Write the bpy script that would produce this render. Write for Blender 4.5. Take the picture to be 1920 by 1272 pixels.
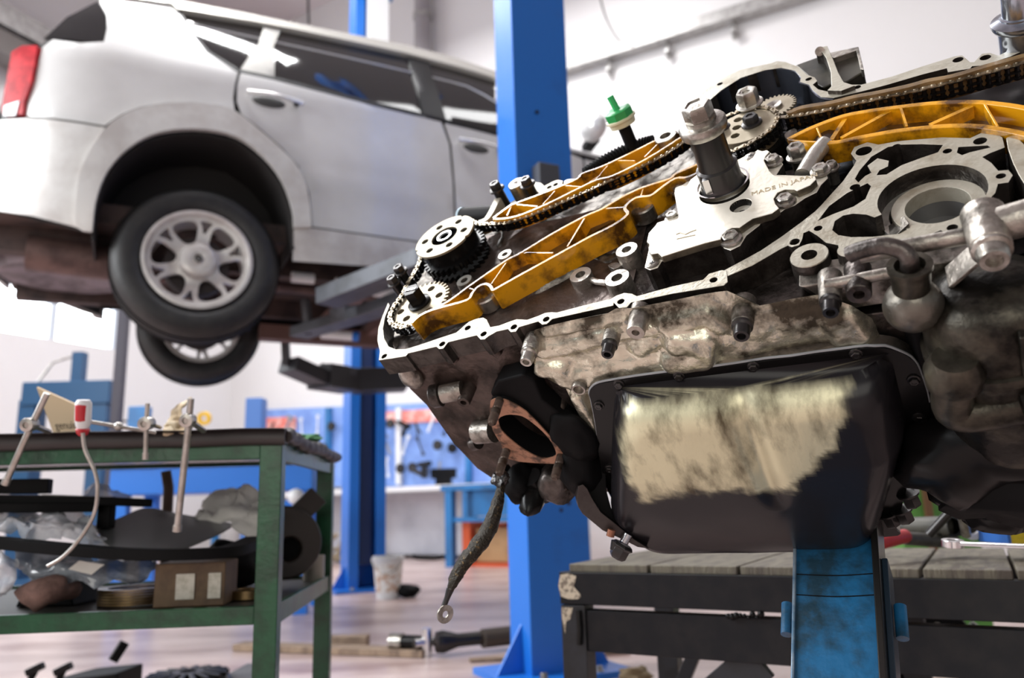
import bpy, bmesh, math, random
from mathutils import Vector, Matrix, noise
from mathutils.geometry import delaunay_2d_cdt
random.seed(7)
for o in list(bpy.data.objects): bpy.data.objects.remove(o)
SC = bpy.context.scene
COL = SC.collection
# ------------------------------------------------------------------ camera
FPX, CX, CY = 1473.0, 960.0, 636.0
TH, RHO = math.radians(11.9), math.radians(1.64)
EYE = Vector((0, 0, 0.65))
FW = Vector((0, math.cos(TH), math.sin(TH)))
U0 = Vector((0, -math.sin(TH), math.cos(TH)))
R0 = Vector((1, 0, 0))
RC = R0*math.cos(RHO) - U0*math.sin(RHO)
UC = R0*math.sin(RHO) + U0*math.cos(RHO)
cd = bpy.data.cameras.new('camera'); cam = bpy.data.objects.new('camera', cd); COL.objects.link(cam)
cd.sensor_width = 36; cd.lens = FPX/1920*36; cd.clip_start = 0.02; cd.clip_end = 200
m = Matrix((RC, UC, -FW)).transposed().to_4x4(); m.translation = EYE
cam.matrix_world = m
cd.dof.use_dof = True; cd.dof.focus_distance = 0.92; cd.dof.aperture_fstop = 4.0
SC.camera = cam
# ------------------------------------------------------------------ light
SC.view_settings.view_transform = 'Standard'; SC.view_settings.look = 'None'
SC.view_settings.gamma = 1; SC.view_settings.exposure = 0.22
w = bpy.data.worlds.new('sky'); SC.world = w; w.use_nodes = True
bg = w.node_tree.nodes['Background']; bg.inputs[0].default_value = (0.93, 0.96, 1, 1); bg.inputs[1].default_value = 0.34
def area(name, loc, target, sx, sy, power, color=(1, 1, 1)):
    l = bpy.data.lights.new(name, 'AREA'); l.shape = 'RECTANGLE'; l.size = sx; l.size_y = sy; l.energy = power; l.color = color
    o = bpy.data.objects.new(name, l); COL.objects.link(o); o.location = loc
    o.rotation_euler = (Vector(target)-Vector(loc)).to_track_quat('-Z', 'Y').to_euler(); return o
area('ceiling_lamp', (-3.2, 3.2, 7.0), (-3.2, 3.2, 0), 6, .28, 420)
area('ceiling_lamp', (-2.0, 7.5, 7.4), (-2.0, 7.5, 0), 6, .4, 360)
area('ceiling_lamp', (2.6, 4.2, 7.0), (2.4, 4.4, 0), 4, .4, 45)
area('window_light', (-5.2, 1.2, 3.2), (0, 2.4, 1.0), 3.4, 2.6, 300, (0.95, 0.98, 1))
area('front_fill_light', (-1.0, -3.4, 1.5), (0.3, 1, 0.8), 3.2, 2.0, 46, (1, 0.95, 0.85))  # added low fill from behind the camera, no real door there

def rayw(px, py):
    a = (px-CX)/FPX; b = -(py-CY)/FPX
    return RC*a + UC*b + FW
def on_plane(px, py, P, N):
    q = rayw(px, py); t = (Vector(P)-EYE).dot(N)/q.dot(N); return EYE + q*t
def on_z(px, py, z): return on_plane(px, py, (0, 0, z), Vector((0, 0, 1)))
def at(px, py, dep): return EYE + rayw(px, py)*dep
def crop(ox, oy, s): return lambda pts: [(ox+x/s, oy+y/s) for x, y in pts]
C0 = crop(0, 0, 1.9875); C1 = crop(700, 180, 2.891); C2 = crop(1200, 60, 2.65); C3 = crop(700, 560, 3.348)
C4 = crop(960, 480, 2.667); C5 = crop(1480, 380, 1.927); C6 = crop(1040, 620, 2.65); C7 = crop(1040, 880, 2.182)
C8 = crop(780, 820, 3.3475); C9 = crop(700, 380, 4.893); CA = crop(900, 330, 4.385); CB = crop(1560, 40, 4.892); CD = crop(1640, 440, 3.346)
CL = crop(0, 700, 2.2234); CM = crop(420, 740, 2.391); CN = crop(380, 440, 3.31); CP = crop(0, 480, 2.65)

# ------------------------------------------------------------------ materials
MATS = {}
def mat(name, col, rough=0.5, metal=0.0, dirt=None, dscale=20, damt=0.5, bump=0.0, bscale=60, coat=0.0, alpha=None, emit=None, spec=0.5, dlo=0.42, dhi=0.62, stretch=None, drough=None):
    if name in MATS: return MATS[name]
    M = bpy.data.materials.new(name); M.use_nodes = True; nt = M.node_tree; N = nt.nodes; L = nt.links
    b = N['Principled BSDF']
    b.inputs['Base Color'].default_value = (*col, 1); b.inputs['Roughness'].default_value = rough; b.inputs['Metallic'].default_value = metal
    b.inputs['Coat Weight'].default_value = coat; b.inputs['Coat Roughness'].default_value = 0.06
    b.inputs['Specular IOR Level'].default_value = spec
    tc = N.new('ShaderNodeTexCoord'); vec = tc.outputs['Object']
    if stretch:
        mp = N.new('ShaderNodeMapping'); mp.inputs['Scale'].default_value = stretch; L.new(vec, mp.inputs['Vector']); vec = mp.outputs['Vector']
    if dirt:
        nz = N.new('ShaderNodeTexNoise'); nz.inputs['Scale'].default_value = dscale; nz.inputs['Detail'].default_value = 6; nz.inputs['Roughness'].default_value = 0.62
        L.new(vec, nz.inputs['Vector'])
        mr = N.new('ShaderNodeMapRange'); mr.inputs['From Min'].default_value = dlo; mr.inputs['From Max'].default_value = dhi; mr.inputs['To Max'].default_value = damt
        L.new(nz.outputs['Fac'], mr.inputs['Value'])
        mx = N.new('ShaderNodeMix'); mx.data_type = 'RGBA'; mx.inputs['A'].default_value = (*col, 1); mx.inputs['B'].default_value = (*dirt, 1)
        L.new(mr.outputs['Result'], mx.inputs['Factor']); L.new(mx.outputs['Result'], b.inputs['Base Color'])
        if drough is not None:
            m2 = N.new('ShaderNodeMapRange'); m2.inputs['To Min'].default_value = rough; m2.inputs['To Max'].default_value = drough
            L.new(mr.outputs['Result'], m2.inputs['Value']); L.new(m2.outputs['Result'], b.inputs['Roughness'])
    if bump:
        nb = N.new('ShaderNodeTexNoise'); nb.inputs['Scale'].default_value = bscale; nb.inputs['Detail'].default_value = 5; L.new(vec, nb.inputs['Vector'])
        bp = N.new('ShaderNodeBump'); bp.inputs['Strength'].default_value = bump; bp.inputs['Distance'].default_value = 0.004
        L.new(nb.outputs['Fac'], bp.inputs['Height']); L.new(bp.outputs['Normal'], b.inputs['Normal'])
    if alpha is not None:
        b.inputs['Alpha'].default_value = alpha
    if emit:
        b.inputs['Emission Color'].default_value = (*emit[:3], 1); b.inputs['Emission Strength'].default_value = emit[3]
    MATS[name] = M; return M

alu = mat('machined_aluminium', (.47, .445, .37), .38, .45, (.22, .17, .10), 26, .75, .15, 200, dlo=.48, dhi=.72)
cast = mat('cast_aluminium', (.40, .37, .33), .34, .85, (.03, .024, .018), 26, .9, .5, 90, dlo=.45, dhi=.66, drough=.5)
cast_l = mat('clean_cast_aluminium', (.60, .58, .53), .34, .75, (.10, .08, .06), 20, .75, .35, 120, dlo=.5, dhi=.72)
cast_d = mat('grimy_cast_aluminium', (.11, .095, .088), .34, .8, (.02, .016, .014), 30, .85, .6, 80)
cast_b = mat('brown_stained_aluminium', (.105, .078, .068), .36, .6, (.018, .013, .010), 18, .9, .4, 100)
chrome = mat('bright_steel', (.75, .75, .76), .18, 1.0)
steel = mat('steel', (.50, .48, .44), .3, .9, (.08, .06, .04), 40, .7, .15, 150)
dsteel = mat('dark_steel', (.05, .048, .048), .28, .8)
black = mat('oily_black', (.005, .0048, .005), .27, 0, spec=.2)
dull = mat('dull_black', (.005, .005, .0055), .6, spec=.12)
yel = mat('yellow_plastic', (.74, .34, .006), .26, 0, (.05, .018, .005), 20, .95, .12, 60, coat=.5, dlo=.45, dhi=.62)
chainm = mat('chain_steel', (.55, .48, .36), .3, .8, (.06, .04, .02), 60, .8)
blue = mat('blue_paint', (.010, .135, .50), .42, 0, (.015, .03, .09), 9, .35, .05, 200, dlo=.6, dhi=.75)

# ------------------------------------------------------------------ mesh helpers
def newobj(name, bm, mt, parent=None, bevel=0, sub=0, smooth=40, solid=0, side=None):
    me = bpy.data.meshes.new(name)
    bmesh.ops.recalc_face_normals(bm, faces=bm.faces[:])
    bm.to_mesh(me); bm.free()
    for p in me.polygons: p.use_smooth = True
    try: me.set_sharp_from_angle(angle=math.radians(smooth))
    except Exception: pass
    me.materials.append(mt)
    if side:
        me.materials.append(side[0])
        for p in me.polygons:
            if side[1](p.normal, p.center): p.material_index = 1
    o = bpy.data.objects.new(name, me); COL.objects.link(o)
    if parent: o.parent = parent
    if solid:
        s = o.modifiers.new('solid', 'SOLIDIFY'); s.thickness = solid; s.offset = 0
        e = o.modifiers.new('split', 'EDGE_SPLIT'); e.split_angle = math.radians(smooth)
    if bevel:
        b = o.modifiers.new('bevel', 'BEVEL'); b.width = bevel; b.segments = 2; b.limit_method = 'ANGLE'; b.angle_limit = math.radians(40); b.harden_normals = True
    if sub:
        s = o.modifiers.new('sub', 'SUBSURF'); s.levels = sub; s.render_levels = sub
    return o
def tag(o, label=None, cat=None, group=None, kind=None):
    if label: o['label'] = label
    if cat: o['category'] = cat
    if group: o['group'] = group
    if kind: o['kind'] = kind
    return o
def thing(name, label, cat, mw=None, group=None):
    o = bpy.data.objects.new(name, None); COL.objects.link(o); o.empty_display_size = 0.05
    if mw is not None: o.matrix_world = mw if isinstance(mw, Matrix) else Matrix.Translation(mw)
    return tag(o, label, cat, group)
def copytree(o, parent=None):
    c = o.copy(); COL.objects.link(c); c.parent = parent
    for k in [x for x in o.children]: copytree(k, c)
    return c
ident = lambda a, b, c: (a, b, c)
def smooth_poly(pts, n=3, closed=True):
    out = []; k = len(pts)
    P = [Vector(p) for p in pts]
    rng = range(k) if closed else range(k-1)
    for i in rng:
        if closed: p0, p1, p2, p3 = P[i-1], P[i], P[(i+1) % k], P[(i+2) % k]
        else: p0, p1, p2, p3 = P[max(i-1, 0)], P[i], P[i+1], P[min(i+2, k-1)]
        for j in range(n):
            t = j/n
            out.append(0.5*((2*p1)+(p2-p0)*t+(2*p0-5*p1+4*p2-p3)*t*t+(3*p1-p0-3*p2+p3)*t**3))
    if not closed: out.append(P[-1])
    return out
def inpoly(x, y, poly):
    c = False; n = len(poly); j = n-1
    for i in range(n):
        xi, yi = poly[i][0], poly[i][1]; xj, yj = poly[j][0], poly[j][1]
        if (yi > y) != (yj > y) and x < (xj-xi)*(y-yi)/(yj-yi)+xi: c = not c
        j = i
    return c
def tri2d(outline, holes=(), spacing=None):
    V = []; E = []
    for lp in [outline]+list(holes):
        s = len(V); V += [Vector((p[0], p[1])) for p in lp]; k = len(lp)
        E += [(s+i, s+(i+1) % k) for i in range(k)]
    if spacing:
        xs = [p[0] for p in outline]; ys = [p[1] for p in outline]
        x = min(xs)+spacing*.5; 
        while x < max(xs):
            y = min(ys)+spacing*.5
            while y < max(ys):
                if inpoly(x, y, outline) and not any(inpoly(x, y, h) for h in holes): V.append(Vector((x, y)))
                y += spacing
            x += spacing
    v, e, f, *_ = delaunay_2d_cdt(V, E, [], 0, 1e-6)
    F = []
    for t in f:
        if len(t) < 3: continue
        c = sum((v[i] for i in t), Vector((0, 0)))/len(t)
        if inpoly(c.x, c.y, outline) and not any(inpoly(c.x, c.y, h) for h in holes): F.append(t)
    return v, F
def add_slab(bm, outline, holes, c0, c1, mp=ident, spacing=None, f0=None, f1=None):
    """prism between heights c0 and c1 (optionally functions of a,b)"""
    v, F = tri2d(outline, holes, spacing)
    g1 = f1 or (lambda a, b: c1); g0 = f0 or (lambda a, b: c0)
    A = [bm.verts.new(mp(p.x, p.y, g1(p.x, p.y))) for p in v]
    B = [bm.verts.new(mp(p.x, p.y, g0(p.x, p.y))) for p in v]
    cnt = {}
    for t in F:
        bm.faces.new([A[i] for i in t]); bm.faces.new([B[i] for i in reversed(t)])
        for i in range(len(t)):
            a, b = t[i], t[(i+1) % len(t)]; cnt.setdefault((min(a, b), max(a, b)), []).append((a, b))
    for k, l in cnt.items():
        if len(l) == 1:
            a, b = l[0]; bm.faces.new([A[b], A[a], B[a], B[b]])
def add_sheet(bm, outline, holes, fn, spacing):
    v, F = tri2d(outline, holes, spacing)
    A = [bm.verts.new(fn(p.x, p.y)) for p in v]
    for t in F: bm.faces.new([A[i] for i in t])
def frame_of(ax):
    ax = Vector(ax).normalized(); u = ax.orthogonal().normalized(); return u, ax.cross(u), ax
def add_lathe(bm, O, ax, prof, segs=24, x=None, cap=True):
    """prof: list of (radius, dist along axis)"""
    u, v, a = frame_of(ax)
    if x is not None:
        u = (Vector(x)-a*Vector(x).dot(a)).normalized(); v = a.cross(u)
    O = Vector(O); rings = []
    for r, h in prof:
        rings.append([bm.verts.new(O+a*h+(u*math.cos(2*math.pi*i/segs)+v*math.sin(2*math.pi*i/segs))*max(r, 1e-5)) for i in range(segs)])
    for R, S in zip(rings, rings[1:]):
        for i in range(segs):
            j = (i+1) % segs; bm.faces.new([R[i], R[j], S[j], S[i]])
    if cap:
        bm.faces.new(rings[0][::-1]); bm.faces.new(rings[-1])
def add_cyl(bm, A, B, r, segs=20, r2=None):
    A = Vector(A); B = Vector(B); add_lathe(bm, A, B-A, [(r, 0), (r if r2 is None else r2, (B-A).length)], segs)
def add_ring(bm, O, ax, r0, r1, h0, h1, segs=28):
    add_lathe(bm, O, ax, [(r0, h0), (r1, h0), (r1, h1), (r0, h1), (r0, h0)], segs, cap=False)
def add_tube(bm, path, r, segs=10, closed=False, cap=True, flat=None):
    P = [Vector(p) for p in path]; n = len(P); rings = []
    nrm = None
    for i, p in enumerate(P):
        if closed: t = (P[(i+1) % n]-P[i-1])
        else: t = P[min(i+1, n-1)]-P[max(i-1, 0)]
        t.normalize()
        if nrm is None: nrm = t.orthogonal().normalized()
        nrm = (nrm-t*nrm.dot(t)).normalized(); bn = t.cross(nrm)
        rr = r[i] if isinstance(r, (list, tuple)) else r
        rings.append([bm.verts.new(p+(nrm*math.cos(2*math.pi*k/segs)+bn*math.sin(2*math.pi*k/segs)*(flat or 1))*rr) for k in range(segs)])
    Q = list(zip(rings, rings[1:]))
    if closed: Q.append((rings[-1], rings[0]))
    for R, S in Q:
        for i in range(segs):
            j = (i+1) % segs; bm.faces.new([R[i], R[j], S[j], S[i]])
    if cap and not closed: bm.faces.new(rings[0][::-1]); bm.faces.new(rings[-1])
def add_box(bm, c, s, mw=None):
    M = Matrix.Translation(c) @ Matrix.Diagonal((*s, 1))
    if mw is not None: M = mw @ M
    bmesh.ops.create_cube(bm, size=1, matrix=M)
def add_beam(bm, A, B, wd, ht, up=(0, 0, 1)):
    A = Vector(A); B = Vector(B); d = (B-A); L = d.length; d.normalize()
    s = d.cross(Vector(up)).normalized(); u = s.cross(d)
    M = Matrix((d, s, u)).transposed().to_4x4(); M.translation = (A+B)/2
    bmesh.ops.create_cube(bm, size=1, matrix=M @ Matrix.Diagonal((L, wd, ht, 1)))
def add_ribbon(bm, path2, wd, c0, c1, mp=ident, widths=None):
    """thick strip along a 2d path, wall from c0 to c1"""
    P = [Vector((p[0], p[1])) for p in path2]; n = len(P); L = []; R = []
    for i in range(n):
        t = (P[min(i+1, n-1)]-P[max(i-1, 0)]).normalized(); q = Vector((-t.y, t.x)); ww = (widths[i] if widths else wd)/2
        L.append(P[i]+q*ww); R.append(P[i]-q*ww)
    add_slab(bm, L+R[::-1], [], c0, c1, mp)
def add_hex(bm, O, ax, r, h, flange=True, x=None):
    if flange: add_lathe(bm, O, ax, [(r*1.35, 0), (r*1.3, r*.25), (r*1.05, r*.35)], 20)
    add_lathe(bm, Vector(O), ax, [(r, 0), (r, h*.88), (r*.86, h), (r*.5, h), (r*.45, h*.9)], 6, x=x)
def blob(bm, c, s, seed=0, amp=.12, sub=3, mw=None):
    v = bmesh.ops.create_icosphere(bm, subdivisions=sub, radius=1)['verts']
    for q in v:
        k = 1+amp*noise.noise(q.co*1.7+Vector((seed, seed*2.3, 0)))*2
        q.co = Vector((q.co.x*s[0]*k, q.co.y*s[1]*k, q.co.z*s[2]*k))
        if mw is not None: q.co = mw @ q.co
        q.co += Vector(c)
# ================================================================== SETTING
WP = Vector((-1.2, 10.7, 0)); WU = Vector((.857, -.515, 0)).normalized(); WN = Vector((WU.y, -WU.x, 0))   # back wall, WN points into the room
if WN.y > 0: WN = -WN
CORNER = on_plane(436, 700, WP, WN); CORNER.z = 0
LU = -WN * 1.0                                     # left wall direction (away from camera)
LN = WU.copy()                                      # left wall normal, into the room
wallm = mat('white_wall', (.70, .68, .675), .8, 0, (.66, .63, .63), .8, .5, dlo=.5, dhi=.7)
floorm = mat('pink_concrete', (.56, .44, .41), .30, 0, (.22, .12, .11), 1.2, .8, .06, 30, dlo=.42, dhi=.68, stretch=(1, 3.2, 1))
ceilm = mat('ceiling_paint', (.60, .54, .55), .8)
def st(name, bm, m, **k):
    o = newobj(name, bm, m, **k); tag(o, kind='structure'); return o
bm = bmesh.new(); add_box(bm, (2, 6, -.1), (34, 34, .2)); st('floor', bm, floorm)
HC = 9.0
def wall(name, A, U, N, L0, L1, holes=(), th=.25, m=wallm, H=HC):
    bm = bmesh.new()
    mp = lambda a, b, c: Vector(A)+U*a+N*c+Vector((0, 0, b))
    add_slab(bm, [(L0, 0), (L1, 0), (L1, H), (L0, H)], holes, -th, 0, mp)
    return st(name, bm, m)
wall('wall_back', CORNER, WU, WN, 0, 20)
t0, t1, z0, z1 = -9.0, -2.05, 2.98, 5.4
wall('wall_left', CORNER, LU, LN, -13, 0, [[(t0, z0), (t1, z0), (t1, z1), (t0, z1)]])
bm = bmesh.new(); add_box(bm, (0, 4, HC+.1), (30, 30, .2)); st('ceiling', bm, ceilm)
# high window: sky bright panes in a dark frame
skyg = mat('bright_window_pane', (.9, .95, 1), .3, emit=(.93, .97, 1, 5))
wp = tag(newobj('window_1', (lambda b: (add_slab(b, [(t0, z0), (t1, z0), (t1, z1), (t0, z1)], [], -.16, -.14, lambda a, y, c: CORNER+LU*a+LN*c+Vector((0, 0, y))), b)[1])(bmesh.new()), skyg), kind='structure')
frm = mat('pale_window_frame', (.55, .60, .66), .5)
for a in (t0, t0+2.2, t0+4.1, t1-.95, t1-.06):
    bm = bmesh.new(); mp = lambda x, y, c: CORNER+LU*x+LN*c+Vector((0, 0, y))
    add_slab(bm, [(a, z0), (a+.09, z0), (a+.09, z1), (a, z1)], [], -.13, .0, mp); newobj('window_frame', bm, frm, wp)
# conduit rail with brackets high on the back wall
galv = mat('galvanised_steel', (.42, .41, .40), .45, .5, (.2, .19, .18), 12, .5)
Pa = on_plane(1040, 141, WP, WN); Pb = on_plane(1560, -20, WP, WN)
bm = bmesh.new(); add_beam(bm, Pa+WN*.1, Pb+WN*.1, .16, .16)
rl = newobj('cable_trunking', bm, galv, bevel=.01); tag(rl, 'long grey metal cable trunking rail high on the white back wall', 'rail')
for px, py in ((1146, 116), (1378, 44), (1255, 82)):
    p = on_plane(px, py, WP, WN)
    bm = bmesh.new(); add_beam(bm, p+WN*.07+Vector((0, 0, -.02)), p+WN*.07+Vector((0, 0, -.24)), .05, .05, up=(1, 0, 0))
    add_beam(bm, p+Vector((0, 0, -.16)), p+WN*.14+Vector((0, 0, -.16)), .05, .04); newobj('bracket', bm, galv, rl)
pp = on_plane(808, 60, WP, WN)
bm = bmesh.new(); add_cyl(bm, (pp.x+WN.x*.2, pp.y+WN.y*.2, 3), (pp.x+WN.x*.2, pp.y+WN.y*.2, 8.6), .125, 24)
o = newobj('wall_pipe', bm, mat('grey_pipe', (.30, .28, .29), .5)); tag(o, 'thick grey vertical pipe running up the back wall beyond the car roof', 'pipe')
for z in (5.6, 6.7, 7.8):
    bm = bmesh.new(); add_ring(bm, (pp.x+WN.x*.2, pp.y+WN.y*.2, z), (0, 0, 1), .12, .145, -.04, .04); newobj('pipe_collar', bm, galv, o)
# thin hanging wires
def wire(pts, dep, r, name, label):
    bm = bmesh.new(); P = [at(x, y, d) for (x, y), d in zip(pts, dep)]
    add_tube(bm, smooth_poly(P, 5, False), r, 6); o = newobj(name, bm, dull); tag(o, label, 'cable'); return o
wire([(577, -60), (578, 10), (579, 44)], [8, 8, 8.2], .012, 'hanging_cable', 'thin dark cable hanging above the silver car roof')
wire([(1120, -30), (1135, 30), (1160, 75), (1188, 88)], [8.4, 8.35, 8.3, 8.25], .008, 'hanging_cable', 'thin looping wire hanging to the wall rail right of the blue post')
# steel roof beams upper left
bmst = mat('dark_roof_steel', (.10, .085, .08), .5)
def beam(name, A, B, w, h, m, label, cat='beam'):
    bm = bmesh.new(); add_beam(bm, A, B, w, h); o = newobj(name, bm, m); tag(o, label, cat); return o
A = on_plane(-30, 45, CORNER, LN)+LN*.35; B = on_plane(110, 118, CORNER, LN)+LN*.35
d_ = (B-A).normalized()
beam('crane_beam', A-d_*1.5, B+d_*.5, .2, .30, galv, 'pale grey steel beam along the upper left wall')
beam('crane_beam', A-d_*1.5-Vector((0, 0, .42)), B+d_*1.2-Vector((0, 0, .42)), .34, .30, bmst, 'dark steel beam hung under the pale grey beam at upper left')
# ================================================================== BACKGROUND FURNITURE
def wq(px, py): return on_plane(px, py, WP, WN)
def uvw(p): q = p-CORNER; return q.dot(WU), p.z
def wslab(name, pts, c0, c1, m, parent=None, **k):
    P = [uvw(wq(*p)) for p in pts]; bm = bmesh.new()
    add_slab(bm, P, [], c0, c1, lambda a, b, c: CORNER+WU*a+WN*c+Vector((0, 0, b)))
    return newobj(name, bm, m, parent, **k)
lb = mat('pegboard_blue', (.22, .36, .74), .55, 0, (.10, .18, .5), 3, .5)
wh = mat('white_enamel', (.74, .74, .75), .4)
red = mat('red_banner', (.75, .17, .13), .5, 0, (.8, .6, .55), 7, .8)
mb = mat('workshop_blue', (.02, .17, .43), .45, 0, (.02, .05, .12), 4, .4)
pb = wslab('pegboard', [(484, 770), (1015, 748), (1015, 915), (484, 912)], .02, .06, lb); tag(pb, 'long pale blue pegboard on the back wall above the bench', 'pegboard')
wslab('banner_strip', [(492, 785), (562, 782), (562, 806), (492, 808)], .065, .085, red, pb)
wslab('banner_strip', [(722, 774), (848, 766), (848, 790), (722, 797)], .065, .085, red, pb)
for x in (620, 752, 882):
    wslab('pegboard_upright', [(x, 766), (x+9, 766), (x+9, 909), (x, 909)], .065, .12, wh if x == 752 else mb, pb)
# bench below pegboard
P0b = wq(728, 912); P1b = wq(1010, 905)
bt = thing('wall_bench', 'white topped workshop bench under the pegboard', 'workbench', Vector((wq(800, 1040).x, wq(800, 1040).y, 0)))
def loc(root, bm):
    bmesh.ops.transform(bm, matrix=root.matrix_world.inverted(), verts=bm.verts[:]); return bm
bpy.context.view_layer.update()
zt = uvw(P0b)[1]-.04
ua, ub = uvw(wq(470, 912))[0], uvw(wq(985, 908))[0]
def wbox(bm, a0, a1, c0, c1, z0, z1):
    add_slab(bm, [(a0, z0), (a1, z0), (a1, z1), (a0, z1)], [], c0, c1, lambda a, b, c: CORNER+WU*a+WN*c+Vector((0, 0, b)))
bm = bmesh.new(); wbox(bm, ua, ub, .1, .75, zt-.06, zt); newobj('worktop', loc(bt, bm), wh, bt)
for a in (ua+.1, uvw(wq(752, 1000))[0], ub-.4):
    bm = bmesh.new(); wbox(bm, a-.04, a+.04, .66, .74, 0, zt-.06); newobj('leg', loc(bt, bm), mb, bt)
bm = bmesh.new(); wbox(bm, ua, ub, .12, .16, .05, zt-.07); newobj('back_panel', loc(bt, bm), mat('stained_panel', (.62, .63, .68), .6, 0, (.35, .36, .42), 1.6, .5), bt)
# tools on the pegboard and bench
toolm = [dsteel, mat('tool_grey', (.3, .31, .34), .4, .6), black, mat('tool_white', (.75, .76, .78), .5)]
rnd = random.Random(3)
tools = []
def tool_mesh(kind):
    bm = bmesh.new()
    if kind == 0:   # hammer
        add_box(bm, (0, 0, 0), (.03, .025, .26)); add_box(bm, (0, 0, .14), (.13, .035, .045))
    elif kind == 1: # spanner
        add_box(bm, (0, 0, 0), (.02, .012, .2)); add_ring(bm, (0, 0, .12), (0, 1, 0), .014, .033, -.008, .008, 12); add_ring(bm, (0, 0, -.12), (0, 1, 0), .012, .028, -.008, .008, 12)
    elif kind == 2: # drill / impact gun
        add_cyl(bm, (-.1, 0, .04), (.1, 0, .04), .035, 12); add_box(bm, (.04, 0, -.05), (.04, .04, .14)); add_cyl(bm, (-.1, 0, .04), (-.17, 0, .04), .014, 8)
    elif kind == 3: # pliers
        add_beam(bm, (-.03, 0, -.12), (.008, 0, .06), .02, .014, (0, 1, 0)); add_beam(bm, (.03, 0, -.12), (-.008, 0, .06), .02, .014, (0, 1, 0)); add_cyl(bm, (0, -.012, .03), (0, .012, .03), .02, 10)
    elif kind == 4: # reel / disc
        add_lathe(bm, (0, 0, 0), (0, 1, 0), [(.05, -.02), (.07, -.02), (.07, .02), (.05, .02), (.03, .03)], 16)
    return bm
names = ['hammer', 'spanner', 'air_gun', 'pliers', 'abrasive_disc']
lbl = ['hammer hanging among the tools on the blue pegboard', 'double ended spanner hanging on the blue pegboard', 'dark air gun hanging on the blue pegboard', 'pair of pliers hanging on the blue pegboard', 'round disc hanging on the blue pegboard']
RW = Matrix((WU, -WN, Vector((0, 0, 1)))).transposed().to_4x4()
protos = {}
k = 0
for row, (y, xs) in enumerate([(806, range(500, 900, 27)), (840, range(534, 880, 30)), (872, range(738, 850, 25))]):
    for x in xs:
        if 640 < x < 730: continue
        kind = [2, 3, 4, 0, 1, 2, 1, 3, 0, 4, 1][(k*7+row) % 11]; k += 1
        p = wq(x+rnd.uniform(-4, 4), y+rnd.uniform(-4, 4)-6*(row == 0)+6*(row == 2))+WN*.17
        key = (kind, rnd.randrange(4))
        if kind not in protos:
            o = newobj(names[kind], tool_mesh(kind), toolm[key[1]]); protos[kind] = o
        else:
            o = protos[kind].copy(); COL.objects.link(o)
            if rnd.random() < .5: o.data = o.data.copy(); o.data.materials[0] = toolm[key[1]]
        o.matrix_world = Matrix.Translation(p) @ RW @ Matrix.Rotation(rnd.uniform(-.5, .5), 4, 'Y') @ Matrix.Scale(.95, 4)
        tools.append((row, x, kind, key[1] if kind in protos else 0, o))
ORD = 'first second third fourth fifth sixth seventh eighth ninth tenth eleventh twelfth thirteenth'.split()
RN = ['top', 'middle', 'lowest']
for row in range(3):
    for i, (r_, x, kind, c_, o) in enumerate(sorted([t for t in tools if t[0] == row], key=lambda t: t[1])):
        tag(o, '%s hanging %s from the left in the %s row of the blue pegboard' % (['air gun', 'pliers', 'round disc', 'hammer', 'spanner'][[2, 3, 4, 0, 1].index(kind)], ORD[i], RN[row]), names[kind].replace('_', ' '), 'tools on the blue pegboard')
# bench vice at right end
vc = wq(868, 893)+WN*.42
o = thing('bench_vice', 'dark bench vice on the right end of the white bench', 'vice', Vector((vc.x, vc.y, zt)))
bm = bmesh.new(); add_box(bm, (0, 0, .05), (.2, .2, .1)); add_box(bm, (0, 0, .15), (.32, .12, .12)); newobj('body', bm, black, o)
bm = bmesh.new(); add_box(bm, (-.24, 0, .17), (.08, .16, .14)); add_cyl(bm, (-.28, 0, .15), (-.42, 0, .22), .03, 10); newobj('jaw', bm, dsteel, o)
# blue desk right of it
D0 = wq(845, 905)
dk = thing('blue_desk', 'blue steel desk with a drawer beside the white bench', 'desk', Vector((wq(900, 1040).x, wq(900, 1040).y, 0)))
bpy.context.view_layer.update()
a0 = uvw(on_plane(858, 1000, WP+WN*1.1, WN))[0]; a1 = a0+1.5; zd = zt-.03
bm = bmesh.new(); wbox(bm, a0-.05, a1, .8, 1.35, zd-.06, zd); newobj('desk_top', loc(dk, bm), mb, dk)
for a in (a0, a1-.08):
    for c in (.82, 1.25):
        bm = bmesh.new(); wbox(bm, a, a+.09, c, c+.09, 0, zd-.06); newobj('leg', loc(dk, bm), mb, dk)
bm = bmesh.new(); wbox(bm, a0+.35, a1-.1, .85, 1.3, zd-.34, zd-.07); newobj('drawer', loc(dk, bm), mb, dk)
bm = bmesh.new(); wbox(bm, a0+.08, a1-.08, 1.27, 1.31, zd-.40, zd-.35); newobj('crossbar', loc(dk, bm), mb, dk)
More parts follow.
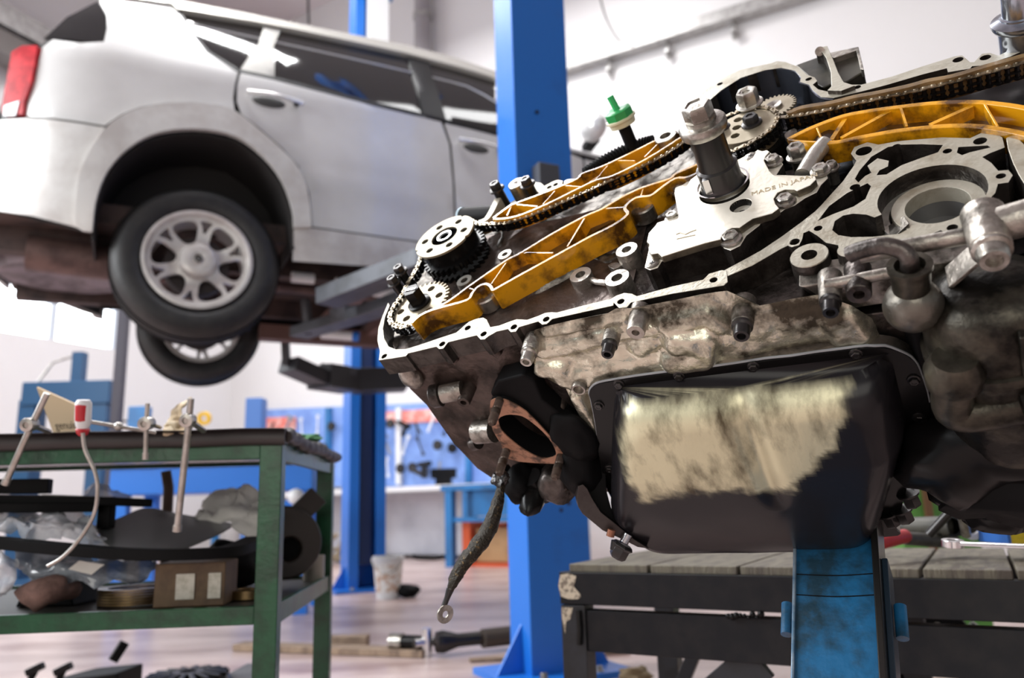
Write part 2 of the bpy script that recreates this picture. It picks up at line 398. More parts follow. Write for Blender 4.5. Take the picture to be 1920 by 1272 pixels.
# orange crate with cardboard box under desk
oc = thing('orange_crate', 'open orange red steel crate on the floor under the blue desk', 'crate', Vector((CORNER+WU*(a0+.55)+WN*1.0)))
bpy.context.view_layer.update()
orm = mat('orange_red_paint', (.62, .10, .03), .5)
b0 = a0+.16
for nm, (x0, x1, c0, c1, z0, z1) in {'side_wall': (b0, b0+.05, .75, 1.22, 0, .47), 'front_wall': (b0, b0+.1, 1.18, 1.24, 0, .5), 'back_wall': (b0+.05, a1-.2, .75, .8, 0, .45), 'divider': (b0+.72, b0+.78, .8, 1.24, 0, .45), 'base': (b0+.05, a1-.2, .8, 1.2, .0, .04)}.items():
    bm = bmesh.new(); wbox(bm, x0, x1, c0, c1, z0, z1); newobj(nm, loc(oc, bm), orm, oc)
card = mat('cardboard', (.50, .31, .15), .7, 0, (.3, .17, .08), 6, .5)
bm = bmesh.new(); wbox(bm, b0+.12, b0+.66, .86, 1.14, .05, .40); o = newobj('cardboard_box', bm, card); tag(o, 'brown cardboard box standing inside the orange crate', 'box')
bm = bmesh.new(); wbox(bm, b0+.84, a1-.24, .86, 1.14, .05, .36); o = newobj('carton', bm, mat('dark_card', (.16, .09, .04), .7)); tag(o, 'darker brown carton inside the orange crate, right of the divider', 'box')
# white bottle on desk
bm = bmesh.new(); bp = CORNER+WU*(a0+.5)+WN*1.0; add_lathe(bm, (bp.x, bp.y, zd), (0, 0, 1), [(.05, 0), (.055, .02), (.055, .16), (.02, .2), (.02, .24), (.015, .25)], 16)
o = newobj('bottle', bm, mat('cream_plastic', (.75, .72, .6), .4)); tag(o, 'small cream plastic bottle on the blue desk', 'bottle')
# cables on floor
def fl(pts, z=.012): return [on_z(x, y, z) for x, y in pts]
bm = bmesh.new(); add_tube(bm, smooth_poly(fl([(728, 1052), (760, 1040), (790, 1036), (820, 1028), (838, 1034), (826, 1046), (800, 1048), (775, 1044), (790, 1030), (830, 1016)], .02), 4, False), .018, 6)
o = newobj('floor_cable', bm, dull); tag(o, 'loose dark cable coiled on the floor below the white bench', 'cable')
# white bucket
def lathe_obj(name, pos, prof, m, segs=28, parent=None, ax=(0, 0, 1), **k):
    bm = bmesh.new(); add_lathe(bm, pos, ax, prof, segs); return newobj(name, bm, m, parent, **k)
bp = on_z(728, 1122, 0)
bk = thing('plastic_bucket', 'white plastic bucket with printed label beside the far blue post', 'bucket', bp)
lathe_obj('tub', (0, 0, 0), [(.085, 0), (.11, .285), (.118, .29), (.118, .30), (.105, .30), (.10, .27), (.08, .015), (.001, .012)], mat('white_tub', (.78, .77, .76), .4), parent=bk)
lathe_obj('rim', (0, 0, 0), [(.112, .265), (.124, .265), (.124, .285), (.112, .285), (.112, .265)], wh, parent=bk)
bm = bmesh.new(); add_lathe(bm, (0, 0, 0), (0, 0, 1), [(.0925, .05), (.1085, .24)], 28, cap=False)
newobj('label', bm, mat('printed_label', (.80, .78, .74), .5, 0, (.55, .34, .22), 26, .9, dlo=.52, dhi=.56), bk)
bm = bmesh.new(); add_tube(bm, [Vector((.118*math.cos(a), .118*math.sin(a), .27-.09*math.sin(a)**2*(1 if math.sin(a) < 0 else 0))) for a in [math.pi+i*math.pi/14 for i in range(15)]], .003, 6); newobj('handle', bm, steel, bk)
bm = bmesh.new(); blob(bm, on_z(764, 1108, .05), (.09, .06, .05), 4); o = newobj('rubber_lump', bm, dull); tag(o, 'small black rubber piece on the floor right of the white bucket', 'rubber piece')

# ================================================================== TWO POST LIFT
XC = Vector((.899, .438, 0)).normalized(); AC = Vector((-XC.y, XC.x, 0))
lblue = mat('lift_blue', (.010, .155, .60), .38, 0, (.02, .05, .2), 5, .3, dlo=.56, dhi=.75)
def lift_post(corner, label, W_, D_, face, H=6.4, z0=0, gap=.12):
    """corner: left front vertical edge seen by camera; face -1: solid face to camera, +1: open side to camera"""
    root = thing('lift_post', label, 'lift post', Vector((corner.x, corner.y, 0)))
    M = Matrix((XC, AC, Vector((0, 0, 1)))).transposed().to_4x4(); M.translation = Vector((corner.x, corner.y, 0)); root.matrix_world = M
    t = .02; bm = bmesh.new()
    if face < 0: prof = [(0, 0), (W_, 0), (W_, D_), (W_-gap/2, D_), (W_-gap/2, D_-t), (W_-t, D_-t), (W_-t, t), (t, t), (t, D_-t), (gap/2, D_-t), (gap/2, D_), (0, D_)]
    else: prof = [(0, 0), (gap/2, 0), (gap/2, t), (t, t), (t, D_-t), (W_-t, D_-t), (W_-t, t), (W_-gap/2, t), (W_-gap/2, 0), (W_, 0), (W_, D_), (0, D_)]
    add_slab(bm, prof, [], z0, H); newobj('column', bm, lblue, root, bevel=.004)
    bm = bmesh.new(); add_box(bm, (W_/2, D_/2, .012), (W_+.24, D_+.2, .024)); newobj('base_plate', bm, lblue, root)
    for sx in (-1, 1):
        bm = bmesh.new()
        add_slab(bm, [(0, .02), (.11, .02), (0, .2)], [], D_*.4, D_*.4+.015, lambda a, b, c: (W_/2+sx*(W_/2+a), c, b)); newobj('gusset', bm, lblue, root)
    for sx in (.02, W_+.02-.04):
        for sy in (-.06, D_+.06):
            bm = bmesh.new(); add_hex(bm, (sx, sy, .024), (0, 0, 1), .014, .02); newobj('anchor_bolt', bm, steel, root)
    return root
c1_ = (EYE+3.02*rayw(989, 1000))
near = lift_post(c1_, 'large blue lift post in the middle, right behind the engine', .275, .18, -1)
bm = bmesh.new(); zz = 2.02
pz = on_plane(1016, 330, c1_, AC)
q = near.matrix_world.inverted() @ pz
bm = bmesh.new(); add_box(bm, (q.x, -.035, q.z-.03), (.10, .07, .12)); newobj('lock_box', bm, mat('dark_box', (.06, .065, .08), .5), near, bevel=.006)
q = near.matrix_world.inverted() @ on_plane(1006, 211, c1_, AC)
bm = bmesh.new(); add_cyl(bm, (q.x, -.008, q.z), (q.x, .0, q.z), .008, 12); newobj('screw', bm, dsteel, near)
for x, y, s in ((1060, 930, .02), (1066, 943, .02), (1052, 957, .015), (1075, 915, .015)):
    q = near.matrix_world.inverted() @ on_plane(x, y, c1_, AC); bm = bmesh.new()
    add_lathe(bm, (q.x, -.001, q.z), (0, -1, 0), [(s*.6, 0), (s*.6, .0006)], 8); newobj('scuff_mark', bm, mat('navy_scuff', (.01, .03, .12), .6), near)
c2_ = on_z(652, 1112, 0)
far = lift_post(c2_, 'far blue lift post standing behind the car, open channel facing forward', .31, .26, 1, gap=.17)
bm = bmesh.new(); add_box(bm, (.155, .11, 3.2), (.10, .10, 6)); newobj('channel_fill', bm, mat('navy_shadow', (.008, .03, .12), .5), far)  # box added in the open channel, interior shade as its navy colour
# far post carriage + top white cover
q = far.matrix_world.inverted() @ on_plane(705, 40, c2_, AC)
bm = bmesh.new(); add_box(bm, (q.x, -.06, q.z-.05), (.19, .10, .62)); newobj('carriage_cover', bm, wh, far, bevel=.01)
bm = bmesh.new(); add_box(bm, (q.x, -.075, q.z+.35), (.30, .15, .24)); newobj('motor_housing', bm, mb, far, bevel=.01)
armm = mat('arm_grey', (.075, .08, .095), .42, .3, (.02, .02, .02), 10, .5)
armk = mat('arm_dark', (.035, .035, .04), .45, .2)
def arm(root, pts, deps, w, h, m, name='swing_arm'):
    bm = bmesh.new(); P = [at(x, y, d) for (x, y), d in zip(pts, deps)]
    for a, b in zip(P, P[1:]): add_beam(bm, a, b, w, h)
    bmesh.ops.transform(bm, matrix=root.matrix_world.inverted(), verts=bm.verts[:])
    return newobj(name, bm, m, root, bevel=.005)
bpy.context.view_layer.update()
# near arms under the sill
arm(near, [(612, 560), (800, 487), (1000, 400)], [3.95, 3.55, 3.12], .14, .085, armm)
arm(near, [(560, 625), (700, 583), (1000, 470)], [4.5, 4.05, 3.2], .12, .06, armm)
arm(near, [(648, 575), (652, 600)], [4.2, 4.2], .12, .14, armm, 'arm_joint')
arm(near, [(572, 560), (580, 628)], [4.4, 4.4], .04, .04, armk, 'lift_pad_post')
# far arms
arm(far, [(598, 706), (660, 716), (760, 712)], [5.7, 6.0, 6.1], .24, .17, armk)
arm(far, [(540, 684), (612, 716)], [5.5, 5.75], .20, .10, armk, 'arm_extension')
arm(far, [(537, 685), (534, 622)], [5.5, 5.5], .05, .05, armk, 'lift_pad_post')
arm(far, [(525, 623), (556, 628)], [5.5, 5.5], .16, .05, armk, 'lift_pad')
arm(far, [(600, 690), (640, 693), (662, 700)], [5.75, 5.8, 5.9], .08, .06, armm, 'arm_lock')
# ================================================================== CAR
PC = EYE+3.8*rayw(370, 485)
carM = Matrix((XC, AC, Vector((0, 0, 1)))).transposed().to_4x4(); carM.translation = Vector((PC.x, PC.y, PC.z-.40))
car = thing('car', 'silver estate car raised on the blue lift, seen from its rear side', 'car'); car.matrix_world = carM
carI = carM.inverted()
CW = 1.80                                   # body width
ZB = 2.84
def inset(s, z):
    t = max(0, z-ZB); v = .30*t+.25*t*t
    e = max(0, -.42-s); v += .9*e*e
    b = max(0, 2.15-z); v += .5*b*b
    f = max(0, s-2.7); v += .35*f*f
    v -= .02*math.exp(-((z-2.45)/.25)**2)
    return v
def sz(px, py, off=0.0):
    lat = off
    for _ in range(5):
        p = on_plane(px, py, PC+AC*lat, AC); s = (p-PC).dot(XC); lat = inset(s, p.z)+off
    return (s, p.z)
def cpts(pts, off=0.0): return [sz(x, y, off) for x, y in C0(pts)]
def cl(s, lat, z): return Vector((s, lat, z-carM.translation.z))      # car local
silver = mat('silver_paint', (.70, .70, .695), .28, .2, (.50, .49, .48), 3, .25, coat=.6)
silver2 = mat('silver_cladding', (.66, .655, .64), .38, .2, (.42, .38, .36), 5, .5)
glass = mat('tinted_glass', (.012, .013, .014), .05, 0, spec=.8, alpha=.94)
trim = mat('black_trim', (.010, .010, .011), .4, spec=.3)
under = mat('underbody', (.07, .045, .04), .7, .1, (.02, .015, .015), 8, .8)
def panel(name, pts, m, off=0.0, th=.014, sp=.05, sides=(0, 1), holes=(), local=None, parent=car, n=2, fn=None):
    P = local if local else cpts(pts, off)
    P = [tuple(p) for p in smooth_poly(P, n)] if n > 1 else P
    H = list(holes); res = None
    for sd in sides:
        bm = bmesh.new()
        f = fn or (lambda a, b: 0)
        if sd == 0: g = lambda a, b: cl(a, inset(a, b)+off+f(a, b), b)
        else: g = lambda a, b: cl(a, CW-inset(a, b)-off-f(a, b), b)
        add_sheet(bm, P, H, g, sp)
        bmesh.ops.recalc_face_normals(bm, faces=bm.faces[:])
        o = newobj(name, bm, m, parent, smooth=60); s = o.modifiers.new('solid', 'SOLIDIFY'); s.thickness = th; s.offset = 0; s = o.modifiers.new('split', 'EDGE_SPLIT'); s.split_angle = math.radians(40)
        if res is None: res = o
    return res
q_pts = [(400, -14), (372, 8), (398, 60), (400, 110), (388, 160), (300, 165), (200, 152), (162, 180), (148, 230), (132, 310), (103, 380), (98, 436), (200, 441), (300, 455), (392, 470), (450, 430), (520, 402), (620, 386), (720, 384), (820, 396), (874, 414), (868, 370), (874, 320), (886, 272), (770, 196), (700, 112), (662, 42), (640, 18), (520, -4)]
panel('quarter_panel', q_pts, silver, n=1)
panel('rear_bumper', [(-70, 470), (-20, 452), (98, 444), (200, 449), (300, 463), (392, 478), (340, 560), (300, 650), (285, 760), (290, 850), (345, 866), (250, 838), (120, 805), (0, 788), (-70, 770), (-90, 600)], silver2, off=-.015, n=1)
flare_o = [(345, 866), (290, 850), (285, 760), (300, 650), (340, 560), (398, 478), (450, 438), (520, 409), (620, 391), (720, 389), (820, 401), (878, 420), (960, 484), (1050, 562), (1108, 625), (1146, 720), (1160, 848)]
flare_i = [(1094, 850), (1088, 780), (1050, 675), (980, 585), (880, 512), (760, 486), (640, 488), (540, 516), (450, 580), (390, 660), (356, 760), (345, 866)]
panel('wheel_arch_flare', None, silver2, local=[tuple(p) for p in smooth_poly([Vector(q) for q in cpts(flare_o, -.03)], 3, False)]+[tuple(p) for p in smooth_poly([Vector(q) for q in cpts(flare_i, -.03)], 3, False)][:-1], off=-.03, th=.03, n=1)
door_r = [(896, 276), (1020, 298), (1400, 397), (1580, 436), (1642, 456), (1672, 540), (1686, 700), (1690, 800), (1688, 925), (1560, 900), (1165, 846), (1152, 720), (1114, 622), (1054, 556), (964, 477), (900, 428), (882, 380), (884, 320)]
def crease(a, b): return -.018*math.exp(-((b-2.34+.02*a)/.022)**2)*(1 if a > .5 else max(0, (a-.42)/.08))
rd = panel('rear_door', door_r, silver, n=1, fn=crease)
fr = cpts([(1656, 462), (1850, 506)]); fb = cpts([(1702, 928), (1698, 800), (1695, 700), (1682, 540)])
zbelt = fr[1][1]
fdoor = [fr[0], fr[1], (2.02, zbelt-.01), (2.2, zbelt-.05), (2.24, 2.4), (2.18, 2.07), (1.9, 2.06)]+fb
fd = panel('front_door', None, silver, local=fdoor, n=1, fn=crease)
# sill
sl = cpts([(1094, 856), (1165, 854), (1560, 908), (1700, 935)]); sb = cpts([(1560, 1003), (1300, 990), (1090, 975)])
panel('side_sill', None, silver2, local=sl+[(2.3, 2.05), (2.3, 1.93)]+sb, n=1, off=-.01)
# glasses and pillars
g1 = [(672, 48), (985, 98), (960, 170), (888, 262), (780, 198), (712, 118)]
g2 = [(1047, 114), (1200, 140), (1516, 208), (1575, 428), (1400, 388), (1024, 292), (1017, 180)]
panel('quarter_window', g1, glass, off=.012, th=.005, n=1)
panel('rear_door_window', g2, glass, off=.012, th=.005, n=1)
ft = cpts([(1594, 228), (1850, 300)]); fbm = cpts([(1850, 500), (1662, 448)])
panel('front_door_window', None, glass, local=ft+[(1.66, 3.10), (1.98, 2.86)]+fbm, off=.012, th=.005, n=1)
panel('pillar_trim', [(985, 98), (1047, 112), (1017, 180), (1022, 294), (892, 268), (960, 172)], mat('grey_pillar', (.30, .29, .27), .4, .2), n=1, off=.002)
panel('pillar_trim', [(1514, 204), (1594, 226), (1662, 452), (1577, 432)], trim, n=1, off=.004)
panel('window_seal', [(660, 40), (674, 44), (716, 116), (782, 194), (892, 262), (1024, 288), (1400, 384), (1580, 426), (1660, 446), (1850, 496), (1850, 508), (1660, 460), (1400, 399), (1020, 301), (884, 272), (770, 198), (704, 118)], trim, n=1, off=-.002, th=.012)
# roof rail
rr = cpts([(400, -22), (640, 10), (900, 58), (1200, 118), (1500, 176), (1700, 228), (1850, 278)]); r2 = cpts([(1850, 303), (1700, 258), (1500, 206), (1200, 142), (1000, 101), (760, 60), (662, 44), (640, 24), (400, -8)])
panel('roof_rail', None, mat('bright_roof_rail', (.72, .72, .66), .22, .6), local=rr+[(1.75, 3.06), (1.73, 3.0)]+r2, n=1, off=-.012, th=.03)
rtop = max(p[1] for p in rr)
# roof skin
bm = bmesh.new(); N_ = 22; K_ = 14; rows = []
zr = lambda s: 3.215-.03*((s-.6)/1.2)**2-(.9*max(0, s-1.45)**1.5)
for i in range(N_+1):
    s = -.50+i*(2.30)/N_; row = []
    for j in range(K_+1):
        y = j/K_; e = inset(s, zr(s)-.02)
        lat = e+.005+(CW-2*e-.01)*y; row.append(bm.verts.new(cl(s, lat, zr(s)-.02+.10*(math.sin(math.pi*y))**.6)))
    rows.append(row)
for a, b in zip(rows, rows[1:]):
    for j in range(K_): bm.faces.new([a[j], a[j+1], b[j+1], b[j]])
newobj('roof', bm, silver, car, smooth=60, solid=.01)
# rear wrap glass, tail light
panel('rear_window', [(165, 146), (250, 66), (366, 6), (392, 60), (393, 120), (384, 158), (340, 160), (260, 150)], glass, n=1, off=.002, th=.008)
redm = mat('red_lens', (.30, .003, .010), .35, 0, (.55, .02, .03), 22, .8, spec=.25)
tl = panel('tail_light', [(52, 200), (90, 178), (146, 176), (138, 240), (122, 320), (98, 385), (92, 432), (20, 434), (16, 400), (34, 300)], redm, n=1, off=-.012, th=.03)
panel('clear_lens', [(18, 396), (74, 378), (60, 432), (14, 434)], mat('clear_lens', (.5, .5, .52), .1, coat=1), n=1, off=-.03, th=.01, sides=(0,), parent=tl)
# tailgate
bm = bmesh.new(); rows = []
for i in range(15):
    z = 2.0+i*(3.12-2.0)/14; row = []
    K = [(1.9, -.95), (2.45, -.98), (2.62, -.92), (2.8, -.79), (2.95, -.66), (3.2, -.44)]
    s = next(a[1]+(b[1]-a[1])*(z-a[0])/(b[0]-a[0]) for a, b in zip(K, K[1:]) if z <= b[0])
    for j in range(13):
        y = j/12; lat = .33+(CW-.66)*y; row.append(bm.verts.new(cl(s-.06*math.sin(math.pi*y)*(z < 2.6), lat, z)))
    rows.append(row)
for a, b in zip(rows, rows[1:]):
    for j in range(12): bm.faces.new([a[j], a[j+1], b[j+1], b[j]])
newobj('tailgate', bm, silver, car, smooth=60, solid=.02)
# dark inner shell with openings
whole = cpts([(345, 866), (0, 780), (-60, 600), (0, 450), (60, 220), (165, 150), (250, 75), (366, 14), (420, 0), (640, 24), (900, 74), (1200, 132), (1500, 196), (1700, 248), (1850, 292)])
shell = whole+[(1.66, 3.08), (2.0, 2.84), (2.9, 2.74), (3.3, 2.60), (3.3, 2.3), (2.3, 2.0)]+cpts([(1700, 1000), (1560, 994), (1094, 968)])+cpts([(1088, 780), (1050, 675), (980, 585), (880, 512), (760, 486), (640, 488), (540, 516), (450, 580), (390, 660), (356, 760)])
holes = [cpts(g) for g in (g1, g2)]+[[ft[0], ft[1], (1.64, 3.09), (1.95, 2.86), fbm[0], fbm[1]]]
holes = [[(lambda c: (c[0]+(p[0]-c[0])*.97, c[1]+(p[1]-c[1])*.97))((sum(a[0] for a in h)/len(h), sum(a[1] for a in h)/len(h))) for p in h] for h in holes]
panel('inner_shell', None, trim, local=shell, off=.03, th=.01, holes=holes, n=1, sp=.12)
# wheel wells
for sd in (0, 1):
    bm = bmesh.new(); ai = cpts([(345, 900)]+[p for p in reversed(flare_i)]+[(1094, 930)], -.02)
    A_ = [cl(s, (0.0 if sd == 0 else CW), z) for s, z in ai]; B_ = [p+Vector((0, .42 if sd == 0 else -.42, 0)) for p in A_]
    va = [bm.verts.new(p) for p in A_]; vb = [bm.verts.new(p) for p in B_]
    for i in range(len(va)-1): bm.faces.new([va[i], va[i+1], vb[i+1], vb[i]])
    bm.faces.new(vb)
    newobj('wheel_well', bm, mat('well_black', (.02, .018, .018), .8), car, smooth=60, solid=.01)
# hood, fenders, front
for sd in (0,):
    pass
panel('front_fender', None, silver, local=[(2.22, zbelt-.05), (2.9, zbelt-.10), (3.35, 2.60), (3.42, 2.4), (3.3, 2.32), (3.22, 2.2), (3.05, 2.32), (2.8, 2.38), (2.55, 2.30), (2.42, 2.1), (2.40, 2.0), (2.22, 2.04), (2.26, 2.4)], n=1)
bm = bmesh.new(); rows = []
for i in range(12):
    s = 2.1+i*1.35/11; z = 2.84-.05*(s-2.1)-.22*max(0, s-2.95)**1.6; row = []
    for j in range(13):
        y = j/12; e = inset(s, z); row.append(bm.verts.new(cl(s, e+(CW-2*e)*y, z-.03+.07*math.sin(math.pi*y)**.7)))
    rows.append(row)
for a, b in zip(rows, rows[1:]):
    for j in range(12): bm.faces.new([a[j], a[j+1], b[j+1], b[j]])
newobj('hood', bm, silver, car, smooth=60, solid=.02)
bm = bmesh.new()
vs = [cl(1.72, .2, 3.13), cl(1.72, CW-.2, 3.13), cl(2.2, CW-.08, 2.83), cl(2.2, .08, 2.83)]
bm.faces.new([bm.verts.new(v) for v in vs]); newobj('windscreen', bm, glass, car, solid=.006)
for y0_, y1_ in ((.16, .05), (CW-.16, CW-.05)):
    bm = bmesh.new(); add_beam(bm, cl(1.68, y0_, 3.12), cl(2.12, y1_, 2.84), .05, .05); newobj('windscreen_pillar', bm, silver, car)
bm = bmesh.new(); add_box(bm, cl(3.45, CW/2, 2.2), (.22, 1.6, .42)); newobj('front_bumper', bm, silver2, car, bevel=.06)
# door mirror
mp_ = sz(1092, 252)
mr = newobj('door_mirror', (lambda b: (blob(b, cl(mp_[0]+.0, -.10, 2.93), (.07, .11, .085), 2, .03), b)[1])(bmesh.new()), silver, car)
newobj('mirror_mount', (lambda b: (add_beam(b, cl(mp_[0]+.02, .03, 2.85), cl(mp_[0]+.02, -.08, 2.88), .07, .04), b)[1])(bmesh.new()), trim, mr)
# door handles
for (pts, base) in (([(920, 352), (1122, 396)], rd), ([(1703, 528), (1872, 566)], fd)):
    a, b = cpts(pts); bm = bmesh.new()
    P = [cl(a[0]+(b[0]-a[0])*t, -.035-.025*math.sin(math.pi*t), a[1]+(b[1]-a[1])*t) for t in [i/10 for i in range(11)]]
    add_tube(bm, P, .017, 10, flat=.7); newobj('door_handle', bm, mat('handle_silver', (.72, .72, .72), .25, .5, coat=.5), base)
    bm = bmesh.new(); c = cl((a[0]*.6+b[0]*.4), -.012, (a[1]*.6+b[1]*.4)-.022)
    bmesh.ops.create_uvsphere(bm, u_segments=20, v_segments=10, radius=1, matrix=Matrix.Translation(c) @ Matrix.Diagonal((.085, .012, .032, 1)))
    newobj('handle_recess', bm, mat('recess_dark', (.06, .06, .06), .5), base)
    bm = bmesh.new(); c = cl(b[0]-.03, -.03, b[1]-.008); add_cyl(bm, c, c+Vector((0, -.018, 0)), .017, 16); newobj('key_lock', bm, trim, base)
# fuel? wheels ------------------------------------------------------
tyre = mat('tyre_rubber', (.010, .010, .011), .55, 0, (.03, .028, .026), 14, .4, .3, 40)
rimm = mat('rim_silver', (.66, .64, .62), .32, .4, (.35, .30, .27), 12, .4)
def wheel():
    w_ = bpy.data.objects.new('wheel', None)
    t = newobj('wheel_tyre', None or (lambda b: (add_lathe(b, (0, 0, 0), (0, 1, 0), [(.245, .20), (.262, .225), (.30, .245), (.345, .24), (.375, .215), (.388, .17), (.391, .12), (.388, .07), (.375, .025), (.345, .0), (.30, -.006), (.262, .012), (.247, .03), (.245, .12)], 72, cap=False), b)[1])(bmesh.new()), tyre, car, smooth=50)
    # tread grooves
    bm = bmesh.new()
    for yy in (.07, .105, .14, .175): add_ring(bm, (0, yy, 0), (0, 1, 0), .386, .3925, -.004, .004, 72)
    newobj('tread_groove', bm, dull, t)
    r = newobj('rim', (lambda b: (add_lathe(b, (0, 0, 0), (0, 1, 0), [(.252, .012), (.252, .002), (.240, .0), (.232, .012), (.222, .05), (.215, .13), (.222, .21), (.25, .23)], 64, cap=False), b)[1])(bmesh.new()), rimm, t, solid=.004)
    O = [(.234*math.cos(a), .234*math.sin(a)) for a in [i*2*math.pi/72 for i in range(72)]]; H = []
    for k in range(6):
        a0 = math.radians(51+60*k)
        big = [(.105, -.20), (.105, .20), (.15, .33), (.188, .335), (.207, .24), (.212, 0), (.207, -.24), (.188, -.335), (.15, -.33)]
        H.append([(rr*math.cos(a0+a*.95), rr*math.sin(a0+a*.95)) for rr, a in big])
        a1 = a0+math.radians(30); sm = [(.150, 0), (.190, .10), (.209, .145), (.212, 0), (.209, -.145), (.190, -.10)]
        H.append([(rr*math.cos(a1+a), rr*math.sin(a1+a)) for rr, a in sm])
    H = [[tuple(p) for p in smooth_poly(h, 3)] for h in H]
    dish = lambda x, y: .022+.055*max(0, 1-math.hypot(x, y)/.21)**.7*0+.03*(1-abs(math.hypot(x, y)-.12)/.12)
    bm = bmesh.new(); add_slab(bm, O, H, 0, 0, lambda a, b, c: (a, c, b), spacing=.02, f0=lambda x, y: dish(x, y), f1=lambda x, y: dish(x, y)+.025)
    newobj('spokes', bm, rimm, t, smooth=50)
    newobj('hub_cap', (lambda b: (add_lathe(b, (0, 0, 0), (0, 1, 0), [(.001, .0), (.018, .0), (.026, .006), (.03, .0), (.05, -.004), (.078, .006), (.092, .03), (.094, .06)], 40, cap=False), b)[1])(bmesh.new()), rimm, t)
    newobj('cap_emblem', (lambda b: (add_ring(b, (0, -.004, 0), (0, 1, 0), .011, .019, 0, .006), add_beam(b, (-.012, -.003, .006), (.012, -.003, -.006), .004, .006), b)[2])(bmesh.new()), dsteel, t)
    newobj('brake_drum', (lambda b: (add_lathe(b, (0, 0, 0), (0, 1, 0), [(.001, .10), (.15, .10), (.155, .16), (.001, .17)], 32, cap=False), b)[1])(bmesh.new()), mat('rusty_drum', (.05, .04, .04), .6, .4), t)
    bpy.data.objects.remove(w_)
    return t
w0 = wheel(); w0.matrix_local = Matrix.Translation(cl(0.005, -.0, PC.z+.0)) @ Matrix.Rotation(math.radians(-4), 4, 'X')
def place_copy(src, mw):
    c = src.copy(); COL.objects.link(c)
    for k in src.children: d = k.copy(); COL.objects.link(d); d.parent = c
    c.matrix_local = mw; return c
place_copy(w0, Matrix.Translation(cl(0.14, CW-.02, PC.z+.02)) @ Matrix.Rotation(math.pi, 4, 'Z'))
place_copy(w0, Matrix.Translation(cl(2.80, -.0, PC.z+.02)))
place_copy(w0, Matrix.Translation(cl(2.80, CW, PC.z+.02)) @ Matrix.Rotation(math.pi, 4, 'Z'))
# underbody
bm = bmesh.new(); add_box(bm, cl(1.1, CW/2, 2.09), (4.1, CW-.34, .10)); newobj('floor_pan', bm, under, car)
for yy in (.42, CW-.42):
    bm = bmesh.new(); add_box(bm, cl(1.1, yy, 1.99), (4.0, .09, .14)); newobj('chassis_rail', bm, under, car)
bm = bmesh.new(); add_cyl(bm, cl(.0, .2, PC.z), cl(.1, CW-.2, PC.z), .05, 16); blob(bm, cl(.05, CW/2+.1, PC.z), (.16, .15, .15), 1, .03); newobj('rear_axle', bm, under, car)
bm = bmesh.new(); add_cyl(bm, cl(-.75, .42, 1.93), cl(-.25, .42, 1.91), .09, 20); add_tube(bm, [cl(-.25, .42, 1.86), cl(.2, .5, 1.9), cl(2.2, .55, 1.88)], .03, 10); newobj('exhaust_silencer', bm, mat('exhaust_brown', (.16, .10, .09), .55, .4, (.05, .03, .03), 9, .7), car)
bm = bmesh.new(); add_lathe(bm, cl(-.62, 1.0, 1.97), (0, 0, 1), [(.05, .03), (.15, .02), (.20, .0), (.33, .0), (.36, .05), (.36, .14), (.30, .18), (.1, .18)], 40); newobj('spare_wheel', bm, mat('spare_grey', (.20, .17, .19), .6, .2, (.05, .04, .04), 9, .7), car, smooth=50)
bm = bmesh.new()
for s_ in (.9, 1.25, 1.6): add_box(bm, cl(s_, CW/2+.1, 1.88), (.08, 1.2, .08))
add_box(bm, cl(1.3, CW-.35, 1.83), (1.6, .12, .10)); newobj('crossmember', bm, mat('brown_rail', (.16, .09, .075), .6), car)
bm = bmesh.new(); add_cyl(bm, cl(.75, .35, 1.90), cl(1.1, .38, 1.88), .035, 14); add_cyl(bm, cl(.5, .3, 1.90), cl(.62, .3, 1.90), .03, 14); newobj('silver_tube', bm, wh, car)
# interior so that tinted panes show depth
intm = mat('interior_dark', (.02, .02, .022), .8)
for s_, y_ in ((.5, .5), (.5, 1.3), (1.45, .5), (1.45, 1.3)):
    bm = bmesh.new(); add_box(bm, cl(s_, y_, 2.62), (.16, .48, .62)); add_box(bm, cl(s_-.02, y_, 3.0), (.10, .26, .16)); newobj('seat_back', bm, intm, car, bevel=.04)

bm = bmesh.new(); q0, q1 = carM.inverted() @ at(603, 627, 5.0), carM.inverted() @ at(662, 631, 5.0); add_cyl(bm, q0, q1, .03, 14); newobj('white_tube', bm, wh, car)
bm = bmesh.new(); add_cyl(bm, q1, q1+(q1-q0)*.18, .032, 14); newobj('blue_sleeve', bm, lblue, car)
# ================================================================== ENGINE
CE = crop(1200, 280, 5.3); CF = crop(1280, 130, 6.36); CG = crop(960, 860, 6.36)
def c2w(v): return RC*v[0]+UC*v[1]-FW*v[2]
_r = Vector((.86594, .14399, .47897)); _d = Vector((-.25746, -.69269, .67372)); _n = Vector((-.42878, .70672, .56276))
EU, EV, EN = c2w(_r).normalized(), c2w(-_d).normalized(), c2w(_n).normalized()
EO = at(1010, 600, .95)
engM = Matrix((EU, EV, EN)).transposed().to_4x4(); engM.translation = EO
eng = thing('engine', 'greasy aluminium car engine with open timing chains and black oil pan', 'engine'); eng.matrix_world = engM
def un(px, py, w=0.0):
    p = on_plane(px, py, EO+EN*w, EN)-EO; return (p.dot(EU), p.dot(EV))
def ud(px, py, dd=0.0):
    p = on_plane(px, py, EO-EV*dd, EV)-EO; return (p.dot(EU), p.dot(EN))
def U(pts, w=0.0): return [un(x, y, w) for x, y in pts]
def D(pts, dd=0.0): return [ud(x, y, dd) for x, y in pts]
def u3(p, w=0.0): a, b = un(p[0], p[1], w); return Vector((a, b, w))
def d3(p, dd=0.0): a, b = ud(p[0], p[1], dd); return Vector((a, -dd, b))
dmap = lambda a, b, c: (a, -c, b)              # (u, w, depth) -> local
AN = Vector((0, 0, 1)); AD = Vector((0, -1, 0)); AR = Vector((1, 0, 0))
